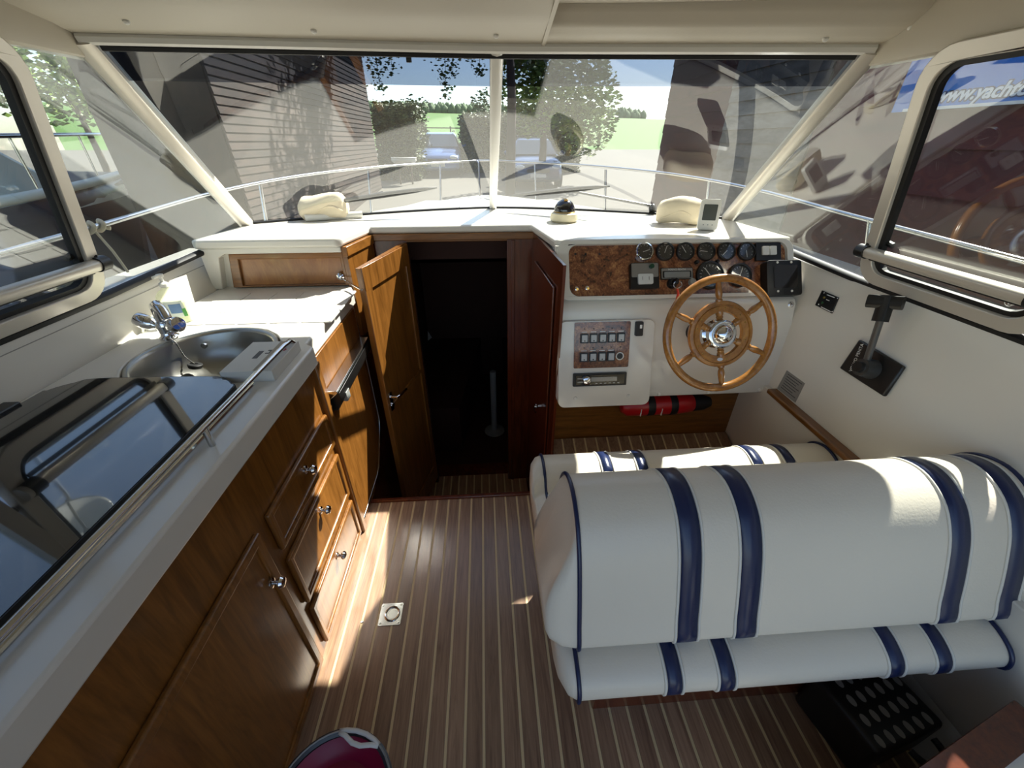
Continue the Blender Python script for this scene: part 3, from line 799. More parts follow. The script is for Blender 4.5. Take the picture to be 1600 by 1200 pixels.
# trim tab control
a0, a1, b0, b1 = bbox2(985, 411, 1028, 452)
g = bprism(rrect(a0,a1,b0,b1,.008), .006, .028).build('trim_tab_control', BLACK, hc, bevel=.003)
bprism(rrect(a0+.004,a1-.004,b0+.05,b1-.003,.004), .028, .030).build('face_plate', SILVERP, g)
bprism(rrect(a0+.03,a1-.03,b0+.018,b0+.062,.006), .028, .038).build('rocker', mat('rocker_white','#cfd0cc',.35), g, bevel=.003)
MB().lathe([(.010,0),(.010,.012),(0,.013)], bq(a1-.035,b1-.018,.03), bn, 16).build('button', mat('green_button','#12402a',.3), g, smooth=True)
bprism([(a0+.048,b0+.035),(a0+.05,b0+.035),(a0+.05,b0+.05),(a0+.048,b0+.05)], .038, .0385).build('mark', DARKI, g)
bprism([(a1-.05,b0+.035),(a1-.048,b0+.035),(a1-.048,b0+.05),(a1-.05,b0+.05)], .038, .0385).build('mark', DARKI, g)
# engine plate
a0, a1, b0, b1 = bbox2(1034, 417, 1084, 436)
g = bprism(rrect(a0,a1,b0,b1,.003), .006, .012).build('warning_panel', BLACK, hc, bevel=.002)
bprism(rrect(a0+.015,a1-.015,b0+.008,b1-.018,.004), .012, .0145).build('display', GREYP, g)
bprism(rrect(a0+.003,a1-.003,b0+.003,b1-.003,.003), .012, .0128, [rrect(a0+.008,a1-.008,b0+.007,b1-.014,.003)]).build('bezel', SILVERP, g)
tsub('VOLVO PENTA', (a0+a1)/2, b1-.0085, .0128, .012, WHITEI, g)
# knobs, toggles
for px, py, r in ((1088,410,.008),(1120,409,.008),(1081,441,.016)):
    a, b = bp(px, py, .01)
    MB().lathe([(r,0),(r*1.05,.012),(r*.8,.018),(0,.019)], bq(a,b,.006), bn, 16).build('knob', BLACK if r < .01 else GREYP, hc, smooth=True)
for px, py in ((901,451),(917.5,450)):
    a, b = bp(px, py, .01)
    t_ = MB().lathe([(.009,0),(.009,.004),(.006,.006),(0,.006)], bq(a,b,.006), bn, 16).build('toggle', CHROME, hc, smooth=True)
    MB().tube([bq(a,b,.01), bq(a,b-.006,.026)], [.003,.0055], 10).build('toggle_lever', BRASS, t_, smooth=True)
for px, py in ((899,397),(915,397),(937,397)):
    a, b = bp(px, py, .006)
    MB().lathe([(.005,0),(.005,.0012),(0,.0013)], bq(a,b,.006), bn, 12).build('screw_hole', RUB, hc)
# ignition
a, b = bp(1050, 443, .012); kc = bq(a, b, .006)
MB().lathe([(.022,0),(.022,.012),(.016,.02),(0,.021)], kc, bn, 20).build('ignition_lock', BLACK, hc, smooth=True)
ky = thing('ignition_key', 'black ignition key with steel ring and red tag in the dashboard', 'key', kc+bn*.022)
MB().obox(kc+bn*.03, bu, bv, bn, .006, .014, -.012, .03).build('key', BLACK, ky, bevel=.004)
MB().tube([kc+bn*.05+bu*(.018*math.cos(t*PI/10)+.006)+(bv*.8+bn*.2)*(.018*math.sin(t*PI/10)-.018) for t in range(20)], .0016, 6, True).build('ring', CHROME, ky, smooth=True)
MB().tube([kc+bn*.052-bv*.034, kc+bn*.055-bv*.055+bu*.003, kc+bn*.055-bv*.08-bu*.004], [.004,.005,.006], 8).build('tag', mat('orange_red','#d8402c',.5), ky, smooth=True)
# rocker unit top right and fish finder
a0, a1, b0, b1 = bbox2(1182, 379, 1220, 407)
g = bprism(rrect(a0,a1,b0,b1,.004), .006, .02).build('windlass_switch', BLACK, hc, bevel=.003)
am = (a0+a1)/2; bm = (b0+b1)/2
for s_ in (-1, 1): bprism(rrect(am+s_*.017-.015,am+s_*.017+.015,bm-.016,bm+.022,.003), .02, .028).build('rocker', WHITEP, g, bevel=.002)
a0, a1, b0, b1 = bbox2(1192, 409, 1244, 457)
g = bprism(rrect(a0,a1,b0-.02,b1,.012), .006, .05).build('fish_finder', BLACK, hc, bevel=.008)
bprism(rrect(a0+.03,a1-.02,b0+.012,b1-.022,.008), .0501, .052).build('screen', SCREEN, g)
for k in (.3, .7):
    for bb in (b0-.002, b1-.010):
        MB().lathe([(.005,0),(.005,.002),(0,.0025)], bq(a0+(a1-a0)*k, bb, .0501), bn, 10).build('button', WHITEP, g)
# lower face
LA = Vector((0,1.60,.90)); LB = Vector((0,1.50,.55)); lv = (LA-LB).normalized(); ln = EX.cross(lv)
if ln.y > 0: ln = -ln
def lprism(poly, h0, h1, holes=()): return MB().prism(poly, EX, lv, ln, LB, h0, h1, holes)
def lp(px, py, h=0):
    d = onp(px, py, LB+ln*h, ln)-LB
    return d.x, d.dot(lv)
def lq(a, b, h=0): return LB+EX*a+lv*b+ln*h
a1, b0 = lp(1014, 625, .02)
lprism(rrect(HX0+.002, a1, -.045, .345, .03), -.01, .022).build('switch_housing', GEL, hc, bevel=.008, seg=3)
x0, y0 = lp(897, 576, .026); x1, y1 = lp(986, 502, .026)
sp = lprism(rrect(x0-.002, x1, y0, y1, .006), .02, .026).build('switch_panel', BURL, hc, bevel=.001)
wd = x1-x0; hg = y1-y0
for r_ in range(2):
    for c_ in range(5):
        ca = x0+wd*(.17+.165*c_); cb = y0+hg*(.66 if r_ == 0 else .25)
        MB().lathe([(.003,0),(.003,.001),(0,.0011)], lq(ca, cb+hg*.20, .026), ln, 8).build('fuse_light', RUB, sp)
        if r_ == 1 and c_ == 4:
            MB().lathe([(.018,0),(.018,.003),(.014,.003),(.013,-.006),(0,-.006)], lq(ca,cb,.0265), ln, 20).build('socket', WHITEP, sp)
            MB().lathe([(.0135,0),(.0135,.002),(0,.002)], lq(ca,cb,.0265), ln, 20).build('socket_hole', BLACK, sp)
            continue
        sw = lprism(rrect(ca-.018,ca+.018,cb-.021,cb+.021,.003), .026, .031).build('switch', BLACK, sp, bevel=.001)
        lprism(rrect(ca-.012,ca+.012,cb-.015,cb+.015,.002), .031, .036).build('rocker', mat('rocker_grey','#b9bcbc',.4), sp, bevel=.001)
        if not (r_ == 1 and c_ == 3): MB().lathe([(.003,0),(.003,.0008),(0,.0008)], lq(ca,cb-.010,.036), ln, 8).build('dot', RUB, sp)
        lprism([(ca-.012,cb+.026),(ca+.012,cb+.026),(ca+.012,cb+.029),(ca-.012,cb+.029)], .026, .0262).build('legend', WHITEI, sp)
x0, y0 = lp(895, 604, .026); x1, y1 = lp(979, 581, .026)
rd = lprism(rrect(x0, x1, y0, y1, .004), .02, .03).build('radio', BLACK, hc, bevel=.002)
lprism(rrect(x0+.012,x1-.012,y0+.008,y1-.008,.003), .03, .034).build('face', BLACKG, rd)
ym = (y0+y1)/2
lprism([(x0+.08,ym-.008),(x1-.045,ym-.008),(x1-.045,ym+.012),(x0+.08,ym+.012)], .034, .036).build('silver_bar', SILVERP, rd)
MB().lathe([(.02,0),(.019,.008),(.015,.011),(0,.011)], lq(x0+.06,ym,.034), ln, 20).build('dial', CHROME, rd, smooth=True)
lprism([(x0+.018,ym-.012),(x0+.05,ym-.012),(x0+.05,ym-.006),(x0+.018,ym-.006)], .034, .036).build('silver_fin', SILVERP, rd)
lprism([(x0+.018,ym+.004),(x0+.05,ym+.004),(x0+.05,ym+.010),(x0+.018,ym+.010)], .034, .036).build('silver_fin', SILVERP, rd)
for k in range(6):
    xx = x0+.10+.02*k
    lprism([(xx,y0+.012),(xx+.009,y0+.012),(xx+.009,y0+.015),(xx,y0+.015)], .034, .035).build('key', WHITEI, rd)
x0, y0 = lp(991.5, 525, .026); x1, y1 = lp(1005, 502, .026)
g = lprism(rrect(x0, x1, y0, y1, .006), .02, .034).build('remote_switch', BLACK, hc, bevel=.004)
lprism(rrect(x0+.018,x1-.006,y1-.03,y1-.014,.002), .034, .0346).build('symbol', WHITEI, g)
p = onp(1235, 476, LB, ln)
MB().lathe([(.014,0),(.014,.004),(.006,.006),(.006,.012),(0,.013)], p, ln, 16).build('stud', CHROME, hc, smooth=True)
for px in (899,982,1030,1107,1186):
    p = onp(px, 622-(px-900)*.045, LB+ln*(.022 if px < 1000 else 0), ln)
    MB().lathe([(.008,0),(.007,.003),(0,.004)], p, ln, 12).build('screw_cap', WHITEP, hc, smooth=True)

# steering wheel
WT_T = math.radians(21)
wn = Vector((0,-math.cos(WT_T), math.sin(WT_T))); wv = Vector((0, math.sin(WT_T), math.cos(WT_T)))
WC = at(1125, 522, y=1.395)
sw_ = thing('steering_wheel', 'varnished wooden ship steering wheel with six turned spokes', 'wheel', WC)
R0 = .217
MB().tube([WC+(EX*math.cos(2*PI*i/64)+wv*math.sin(2*PI*i/64))*R0 for i in range(64)], .0165, 14, True).build('rim', WHEELW, sw_, smooth='all')
MB().lathe([(.088,-.010),(.128,-.010),(.131,-.006),(.131,.006),(.128,.010),(.117,.011),(.115,.007),(.1115,.007),(.1095,.011),(.088,.010),(.086,.006),(.086,-.006),(.088,-.010)], WC, wn, 56, ring=True).build('felloe_ring', WHEELW, sw_, smooth=True)
for k in range(6):
    t = math.radians(96+60*k)
    e = EX*math.cos(t)+wv*math.sin(t)
    MB().lathe([(.010,.125),(.013,.128),(.013,.135),(.009,.139),(.0125,.150),(.0135,.163),(.0115,.182),(.009,.205),(.009,.21)], WC, e, 14, up=wn).build('spoke', WHEELW, sw_, smooth=True)
    MB().lathe([(.010,.045),(.010,.052),(.0135,.056),(.0105,.061),(.0135,.066),(.0115,.072),(.014,.078),(.014,.09)], WC, e, 14, up=wn).build('inner_spoke', WHEELW, sw_, smooth=True)
    for dt in (-.18, .18):
        e2 = EX*math.cos(t+dt)+wv*math.sin(t+dt)
        MB().lathe([(.003,0),(.003,.001),(0,.0012)], WC+e2*.103+wn*.0102, wn, 8).build('rivet', BRASS, sw_)
MB().lathe([(.05,-.03),(.052,.012),(.056,.016),(.056,.020),(.050,.023),(.038,.022),(.036,.026),(.034,.034),(.026,.044),(.012,.049),(0,.050)], WC, wn, 40).build('hub_cap', CHROME, sw_, smooth=True)
tgt = WC-wn*.20
MB().cyl(WC-wn*.02, tgt, .030, .042).build('column', BLACK, sw_, smooth=True)
MB().cyl(WC-wn*.03, WC-wn*.06, .058, .058).build('boss', CHROME, sw_, smooth=True)
MB().prism(circ(0,0,.012,16,.007), EX, wv, wn, WC-wv*.10+wn*.0105, 0, .002).build('badge', CHROME, sw_)
# right hull plane
RA = Vector((1.31,0,.575)); RB = Vector((1.425,0,1.09)); rv = (RB-RA).normalized(); ru = Vector((0,-1,0)); rn = ru.cross(rv)
if rn.x > 0: rn = -rn
def rp2(px, py, h=0):
    d = onp(px, py, RA+rn*h, rn)-RA
    return (d.dot(ru), d.dot(rv))
def rq(a, b, h=0): return RA+ru*a+rv*b+rn*h
tr = thing('throttle_lever', 'black throttle lever on a slanted black plate on the right hull side', 'throttle', rq(*rp2(1353,573)))
quad = [rp2(*q) for q in ((1316,576),(1386,621),(1418,574),(1347,531))]
MB().prism(quad, ru, rv, rn, RA, .0005, .016).build('plate', BLACK, tr, bevel=.006)
ce = Vector((sum(q[0] for q in quad)/4, sum(q[1] for q in quad)/4, 0))
ta = rp2(1337, 561, .016); tb2 = rp2(1344, 545, .016)
dv = Vector((tb2[0]-ta[0], tb2[1]-ta[1], 0)).normalized()
tu = ru*dv.x+rv*dv.y; tv = rn.cross(tu)
text('VOLVO PENTA', rq(*rp2(1338.5,559,.016), .016), tu, tv, rn, .016, WHITEI, tr)
bc = rq(*rp2(1356, 576, .03))
MB().lathe([(.036,.016),(.034,.03),(.030,.055),(.030,.062),(.020,.062),(.018,.068),(0,.068)], bc, rn, 28).build('pivot', mat('dark_grey_plastic','#3c3c3b',.35), tr, smooth=True)
MB().lathe([(.019,.066),(.018,.078),(.010,.079),(0,.079)], bc, rn, 24).build('pivot_cap', BLACK, tr, smooth=True)
h0 = bc+rn*.045; h1 = onp(1378, 492, RA+rn*.06, rn)
bar([h0, h0.lerp(h1,.5), h1], .022, .014, ru).build('arm', mat('arm_grey','#6a6a68',.3,.6), tr, smooth=True)
bar([h1+(h0-h1)*.12, h1+(h1-h0)*.35], .045, .035, ru).build('grip_neck', BLACK, tr, smooth=True)
g0 = onp(1356, 470, RA+rn*.085, rn); g1 = onp(1412, 474, RA+rn*.045, rn)
bar([g0, g0.lerp(g1,.3), g0.lerp(g1,.7), g1], .045, .034, rv).build('grip', BLACK, tr, smooth=True)
al = thing('alarm_panel', 'small square black indicator panel on the right hull side', 'panel', rq(*rp2(1294,471)))
quad = [rp2(*q) for q in ((1275,477),(1301,490),(1312,465),(1286,454))]
MB().prism(quad, ru, rv, rn, RA, .0005, .006).build('plate', BLACK, al, bevel=.001)
for px, py in ((1279,475.5),(1300,487),(1308.5,466),(1287.5,457.5)):
    MB().lathe([(.003,0),(.002,.0015),(0,.002)], rq(*rp2(px,py,.006), .006), rn, 8).build('screw', CHROME, al, smooth=True)
for px, py, m_ in ((1288,465,mat('amber_led','#7a6a2c',.3)),(1285,473,mat('green_led','#1e4a24',.3))):
    MB().lathe([(.005,0),(.004,.003),(0,.004)], rq(*rp2(px,py,.006), .006), rn, 10).build('lamp', m_, al, smooth=True)
def strip_on(px0, py0, px1, py1, wd, m_, par, nm, h=.006):
    a_, b_ = Vector(rp2(px0,py0,h)), Vector(rp2(px1,py1,h))
    d_ = (b_-a_).normalized(); n_ = Vector((-d_.y,d_.x))*wd
    MB().prism([tuple(a_-n_), tuple(b_-n_), tuple(b_+n_), tuple(a_+n_)], ru, rv, rn, RA, h, h+.0005).build(nm, m_, par)
strip_on(1292,460.5,1304,465,.0014,WHITEI,al,'legend'); strip_on(1283,479.5,1298,487,.0014,WHITEI,al,'legend'); strip_on(1291,468,1296,470,.0012,WHITEI,al,'legend')
ip = thing('info_plate', 'engraved grey metal data plate above the teak ledge', 'plate', rq(*rp2(1237,603)))
quad = [rp2(*q) for q in ((1215,607),(1243,629),(1258,599),(1230,579))]
MB().prism(quad, ru, rv, rn, RA, .0005, .003).build('plate', SILVERP, ip)
for k in range(7):
    t = .12+.12*k
    A0 = (1230+(1215-1230)*t, 579+(607-579)*t); A1 = (1258+(1243-1258)*t, 599+(629-599)*t)
    strip_on(A0[0]+3, A0[1]+2.2, A1[0]-3-(k%3)*3, A1[1]-2.2-(k%3)*2, .0013, DARKI, ip, 'engraving', .003)

# under-helm panel, footrest
o = MB().box(.30, 1.30, 1.645, 1.665, -.02, .56).build('wall_helm', TEAKX, None); tag(o, 'dark teak panel under the helm console', kind='structure')
ft = thing('footrest', 'sloping striped teak footrest in front of the helm seat', 'footrest', (.8,1.2,0))
tl_ = math.atan2(.185,.49)
MB().xprism([(1.14,.0),(1.64,.0),(1.64,.186),(1.15,.0)], .31, 1.28).build('wedge', TEAKR, ft)
sole(ft, .315, 1.285, 1.15, 1.15+.515, .012, .0605, tilt=tl_)
# red roll under the helm
RC = at(1030, 632, y=1.60)
er = thing('red_roll', 'red cylindrical roll with black straps under the helm console', 'extinguisher', RC)
MB().lathe([(.0,-.20),(.03,-.195),(.048,-.17),(.052,-.1),(.052,.1),(.046,.16),(.03,.185),(0,.19)], RC, (1,0,.02), 24).build('body', REDM, er, smooth=True)
for x in (-.055, .06): MB().lathe([(.0535,-.018),(.0545,-.016),(.0545,.016),(.0535,.018)], RC+Vector((x,0,0)), (1,0,.02), 24, ring=True).build('strap', RUB, er, smooth=True)
MB().lathe([(.03,.16),(.042,.17),(.04,.22),(.025,.26),(0,.265)], RC, (1,0,.02), 20).build('end_cap', RUB, er, smooth=True)
for x in (-.11, -.005): MB().obox(RC+Vector((x,-.052,-.01)), EX, EZ, -EY, .002, .02, -.004, .0015).build('print', WHITEI, er)
MB().box(RC.x-.1, RC.x+.1, RC.y+.04, 1.646, RC.z-.01, RC.z+.01).build('bracket', RUB, er)

# ================================================================== HELM SEAT
st = thing('helm_bench', 'white vinyl helm bench seat with navy stripes on a teak base', 'seat', (.77,.75,0))
def cushion(prof, x0, x1, nm, stripes, pipes, parent, er_=.05, wst=.034, e2=None, taper=False):
    e2 = e2 or er_
    zt = max(q[1] for q in prof)+.005
    pr = crv2(prof, 5)
    cy = sum(p[0] for p in pr)/len(pr); cz = sum(p[1] for p in pr)/len(pr)
    m = len(pr)
    xs = [x0-er_*.9, x0-er_*.8, x0-er_*.45, x0, x0+.01]+[x0+.01+(x1-x0-.02)*i/24 for i in range(1,24)]+[x1-.01, x1, x1+e2*.45, x1+e2*.8, x1+e2*.9]
    sc = [.35,.62,.9,1,1.0]+[1]*23+[1,1,.9,.62,.35]
    mb = MB(); P = []; F = []
    for x, s_ in zip(xs, sc):
        for a, b in pr:
            k_ = max(0, min(1, (zt-b)/.26)); k_ = k_*k_*(3-2*k_) if taper else 1
            xx = x if x >= x0 else x0+(x-x0)*k_
            P.append(Vector((xx, cy+(a-cy)*(1-(1-s_)*.30), cz+(b-cz)*(1-(1-s_)*.30))))
    for i in range(len(xs)-1):
        for k in range(m): F.append((i*m+k, (i+1)*m+k, (i+1)*m+(k+1)%m, i*m+(k+1)%m))
    F += [tuple(range(m)), tuple(range((len(xs)-1)*m, len(xs)*m))[::-1]]
    o_ = mb.add(P, F).build(nm, VINYL, parent, smooth='all')
    def ring(x, h):
        out = []
        for k in range(m):
            t = Vector((pr[(k+1)%m][0]-pr[k-1][0], pr[(k+1)%m][1]-pr[k-1][1])).normalized()
            n_ = Vector((t.y, -t.x))
            q = Vector(pr[k])
            if (q-Vector((cy,cz))).dot(n_) < 0: n_ = -n_
            out.append(Vector((x, q.x+n_.x*h, q.y+n_.y*h)))
        return out
    for x in pipes: MB().tube(ring(x, .002), .0055, 8, True).build('piping', NAVY, o_, smooth='all')
    for x in stripes:
        rings = [ring(x-wst/2, .0), ring(x-wst/2, .0028), ring(x, .0034), ring(x+wst/2, .0028), ring(x+wst/2, .0)]
        b_ = MB(); P = [q for r in rings for q in r]; F = []
        for i in range(4):
            for k in range(m): F.append((i*m+k, (i+1)*m+k, (i+1)*m+(k+1)%m, i*m+(k+1)%m))
        b_.add(P, F).build('stripe', NAVY, o_, smooth='all')
        for s_ in (-1, 1): MB().tube(ring(x+s_*(wst/2+.005), .001), .0036, 6, True).build('seam_cord', PIPE, o_, smooth='all')
    return o_
seatp = [(1.170,.44),(1.152,.515),(1.09,.548),(1.02,.535),(.985,.503),(.93,.50),(.7,.498),(.5,.49),(.435,.475),(.402,.445),(.405,.405),(.47,.386),(.8,.38),(1.08,.38),(1.145,.395)]
cushion(seatp, .185, 1.275, 'seat_cushion', (.415,.545,.975,1.10), (.185,1.275), st, e2=.008)
backp = [(.468,.512),(.486,.58),(.520,.67),(.556,.745),(.605,.803),(.675,.832),(.745,.812),(.79,.75),(.795,.66),(.765,.56),(.70,.506),(.56,.498)]
cushion(backp, .19, 1.325, 'backrest', (.452,.598,1.12,1.275), (.19,1.325), st, er_=.085, wst=.047, e2=.02, taper=True)
MB().box(.29, 1.27, .52, 1.06, 0, .385).build('base', TEAKR, st, bevel=.004)
for y in (.80, .86): MB().cyl((.168,y,.40), (.172,y-.01,.62), .006).build('backrest_arm', STEEL, st, smooth=True)
MB().box(.160,.176,.76,.90,.385,.40).build('arm_foot', STEEL, st)

# ================================================================== small things
fp = thing('floor_lift_ring', 'square steel lift ring set flush in the striped floor', 'lift ring', at(611,960,z=0))
q = OFF[fp.name]
MB().plan([(q.x+a, q.y+b) for a, b in rrect(-.042,.042,-.042,.042,.006)], .0, .003).build('plate', STEEL, fp, bevel=.001)
MB().tube([(q.x+.005+.026*math.cos(t), q.y+.026*math.sin(t), .0045) for t in [2*PI*i/24 for i in range(24)]], .0035, 8, True).build('ring', CHROME, fp, smooth=True)
MB().lathe([(.018,.0031),(.018,.0036),(0,.0036)], (q.x+.008,q.y,0), n=16).build('recess', SINKM, fp)
for a in (-.034,.034):
    for b in (-.034,.034): MB().lathe([(.004,.003),(.003,.0045),(0,.0046)], (q.x+a,q.y+b,0), n=10).build('screw', SINKM, fp)
q = at(566,972,z=0)
sc_ = MB().lathe([(.005,.0),(.0045,.0015),(0,.002)], q, n=10).build('floor_screw', STEEL); tag(sc_, 'tiny steel screw head in the sunlit floor strip', 'screw')
# magenta bucket at the bottom of the frame
BK = Vector((-.385,.285,0)); BR = .135; BH = .30
bk = thing('bucket', 'magenta tub with dark rim and grey carry grip on the floor', 'bucket', BK)
MB().lathe([(0,.0),(.095,.0),(.10,.01),(.118,.16),(BR-.008,BH-.03),(BR-.010,BH-.012),(.10,BH-.03),(.09,BH-.05),(0,BH-.052)], BK, n=40).build('tub', MAG, bk, smooth=True)
MB().lathe([(BR-.010,BH-.018),(BR+.002,BH-.016),(BR+.003,BH),(BR-.006,BH+.004),(BR-.012,BH-.002)], BK, n=40, ring=True).build('rim', mat('rim_grey','#34373a',.35), bk, smooth=True)
MB().lathe([(BR-.008,BH+.002),(BR-.003,BH+.0055),(BR-.001,BH+.003)], BK, n=40, ring=True).build('rim_band', GREYP, bk, smooth=True)
ga = math.radians(72)
gp = [BK+Vector((math.cos(ga+t)*(BR-.004), math.sin(ga+t)*(BR-.004), BH+.006)) for t in (-.42,-.3,-.1,.1,.3,.42)]
gi = [BK+Vector((math.cos(ga+t)*(BR-.004-.03*(1-abs(t)/.46)), math.sin(ga+t)*(BR-.004-.03*(1-abs(t)/.46)), BH+.006)) for t in (.42,.3,.1,-.1,-.3,-.42)]
MB().tube(gp+gi, .0055, 8, True).build('grip', WHITEP, bk, smooth='all')
# black perforated tote
bs = thing('perforated_basket', 'black basket with oval holes and loop handle under the seat corner', 'basket', (1.13,.42,0))
ang = math.radians(32)
bu2 = Vector((math.cos(ang), math.sin(ang)*.35, 0)).normalized(); bw2 = Vector((-bu2.y, bu2.x, 0))
bo = Vector((1.05,.345,.012))
MB().obox(bo+bu2*.06+bw2*.08, bu2, bw2, EZ, .125, .10, -.012, .16).build('body', BLACK, bs, bevel=.015, seg=3)
dotm = mat('oval_light','#8f8f8c',.6)
for i in range(6):
    for j in range(4):
        c_ = bo+bu2*(-.035+.036*i+.008*j)+bw2*(.005+.045*j)
        MB().prism(circ(0,0,.0095,12,.015), bu2, bw2, EZ, c_, .158, .1606).build('hole', dotm, bs)
c_ = bo+bu2*.10-bw2*.03
MB().tube([c_+bu2*(.045*math.cos(t))+bw2*(.05*math.sin(t))+EZ*.12 for t in [PI+PI*i/12 for i in range(13)]], .009, 10).build('handle', BLACK, bs, smooth=True)
# white aft locker with teak edge at the lower right
o = thing('aft_locker', 'white moulded locker with dark teak edge at the lower right corner', 'locker', (1.2,.1,0))
A_, B_ = at(1440,1206,z=.45), at(1640,1062,z=.45)
d_ = (B_-A_).normalized(); n_ = Vector((d_.y,-d_.x,0))
ext = A_-d_*.25
MB().prism([(0,0),(.6,0),(.6,.3),(0,.3)], d_, n_, EZ, ext, -.45, -.01).build('body', GEL, o, bevel=.005)
MB().prism([(0,-.006),(.6,-.006),(.6,.055),(0,.055)], d_, n_, EZ, ext, -.06, .0).build('edge_board', TEAKR, o, bevel=.006)
# dashboard clutter
CP = at(881, 346, z=1.18)
cm = thing('compass', 'brass domed compass on a cream base on the dashboard', 'compass', CP)
MB().lathe([(.060,0),(.064,.004),(.074,.010),(.075,.016),(.070,.042),(.060,.047),(.050,.047)], CP, n=32).build('base', CREAM, cm, smooth=True)
MB().lathe([(.054,.046),(.055,.06),(.050,.078),(.038,.096),(.018,.108),(0,.111)], CP, n=28).build('dome', BLACKG, cm, smooth=True)
MB().lathe([(.056,.044),(.058,.050),(.054,.053)], CP, n=28, ring=True).build('ring', BRASS, cm, smooth=True)
MB().obox(CP+EZ*.109, EX, EY, EZ, .010, .030, -.006, .002).build('bridge', BRASS, cm, bevel=.002)
def pouch(px, py, sc, lab, rz, seed):
    p_ = at(px, py, z=1.182)
    t_ = thing('rolled_cloth', lab, 'cloth', p_, 'cream cloths on the dashboard')
    def fn(i, j):
        th = 2*PI*i; L = (j-.5)*2
        e = (1-abs(L)**9*.45)
        r = .062*sc*e*(1+.10*math.sin(3*th+seed+2*L)+.05*math.sin(5*th+4*L))
        v = Vector((L*.125*sc, r*1.05*math.cos(th), max(-.056*sc, r*1.12*math.sin(th))+.057*sc+.02*sc*math.sin(2.2*L+seed)*(.5)))
        return p_+Matrix.Rotation(rz, 3, 'Z')@v
    o_ = MB().grid(fn, 26, 17, True)
    n_ = len(o_.v)
    o_.f += [tuple(range(26))[::-1], tuple(range(n_-26, n_))]
    o_.build('cloth', CLOTH, t_, smooth='all')
    R_ = Matrix.Rotation(rz, 3, 'Z')
    MB().tube([p_+R_@Vector((L*.11*sc, -.058*sc, .05*sc+.022*sc*math.sin(3*L+seed))) for L in [-1+.2*i for i in range(11)]], .005*sc, 6).build('fold', CLOTH, t_, smooth='all')
pouch(510, 342, 1.0, 'cream rolled cloth on the dashboard above the galley locker', .05, .3)
pouch(1060, 349, .92, 'cream rolled cloth beside the small display near the right pillar', -.25, 1.9)
q = at(478, 346, z=1.182); q2 = at(567, 340, z=1.182)
o = thing('white_tube', 'short white plastic tube lying below the left rolled cloth', 'tube', (q+q2)/2)
MB().cyl(q+EZ*.017, q2+EZ*.017, .017, n=18, caps=False).cyl(q2+EZ*.017, q+EZ*.017, .014, n=18, caps=False).build('tube', WHITEP, o, smooth=True)
MB().cyl(q2+EZ*.017-(q2-q)*.01, q2+EZ*.017-(q2-q)*.004, .014, n=18).build('bore', GREYP, o)
p0 = at(1104, 360, z=1.181)
ws = thing('weather_station', 'small white digital thermometer display standing on the dashboard', 'display', p0)
wn2 = Vector((-.25,-.94,.22)).normalized(); wu2 = EZ.cross(-wn2).normalized()
if wu2.x < 0: wu2 = -wu2
wv2 = wn2.cross(wu2)
if wv2.z < 0: wv2 = -wv2
MB().prism(rrect(-.045,.045,0,.135,.012), wu2, wv2, wn2, p0+EZ*.003, -.018, 0).build('case', WHITEP, ws, bevel=.004)
MB().prism(rrect(-.031,.031,.042,.112,.004), wu2, wv2, wn2, p0+EZ*.003, 0, .001).build('screen', LCD, ws)
for k in (-.02,.0,.02): MB().lathe([(.003,0),(.003,.001),(0,.001)], p0+EZ*.003+wu2*k+wv2*.022, wn2, 8).build('button', GREYP, ws)
MB().box(p0.x-.012, p0.x+.03, p0.y+.01, p0.y+.05, 1.181, 1.19).build('foot', WHITEP, ws)

# ================================================================== OUTSIDE
def gz(y):
    a = -.52+.0527*y
    t = min(1, max(0, (y-5)/6)); t = t*t*(3-2*t)
    return -1.15+(a+1.15)*t
GROUND = mat('yard_gravel', '#56534c', .9, var=.18, vscale=1.2, bump=.6, bscale=30)
def gfn(i, j):
    y = -20+50*j
    return Vector((-40+80*i, y, gz(y)))
o = MB().grid(gfn, 2, 60).build('ground', GROUND); tag(o, 'grey gravel boatyard ground', kind='structure')
# own hull and foredeck
def hw(y): return 1.66 if y < 2.2 else max(.05, 1.66*(1-((y-2.2)/3.3)**2.1))
ys = [-1.0, 0, 1.0, 1.8, 2.2, 2.6, 3.0, 3.4, 3.8, 4.2, 4.6, 4.9, 5.2, 5.4]
def dz(y): return 1.06 if y < 2.2 else 1.06-.03*(y-2.2)
hl = structure('deck_outside', 'white foredeck and side decks of this boat')
DECK = mat('deck_gel', '#98968f', .55, var=.04)
b_ = MB(); P = []; F = []
for y in ys:
    h_ = hw(y)
    for x in (-h_, -h_*.97, h_*.97, h_): P.append(Vector((X0+x, y, dz(y)+(.03 if abs(x) == h_ else 0))))
# side decks (aft) leave the cabin open; foredeck closes
side = MB()
for s_ in (-1, 1):
    side.prism([(X0+s_*1.36,-1.0),(X0+s_*1.36,2.25),(X0+s_*1.64,2.3),(X0+s_*1.66,-1.0)] if s_ > 0 else [(X0-1.66,-1.0),(X0-1.64,2.3),(X0-1.36,2.25),(X0-1.36,-1.0)], EX, EY, EZ, (0,0,0), 1.02, 1.06)
side.build('side_deck', DECK, hl)
ysf = [2.3]+ys[5:]
bcv = [(X0+1.31*u, 2.81-.50*abs(u)**1.5) for u in [-1+.1*i for i in range(21)]]
fore = MB()
fore.plan([(X0+hw(y), y) for y in ysf]+[(X0-hw(y), y) for y in ysf][::-1]+bcv, .94, .98)
trunk_f = [(X0+.9,3.3),(X0+.6,4.1),(X0-.6,4.1),(X0-.9,3.3)]
fore.plan(bcv+trunk_f, .98, 1.075)
fore.build('foredeck', DECK, hl, bevel=.02)
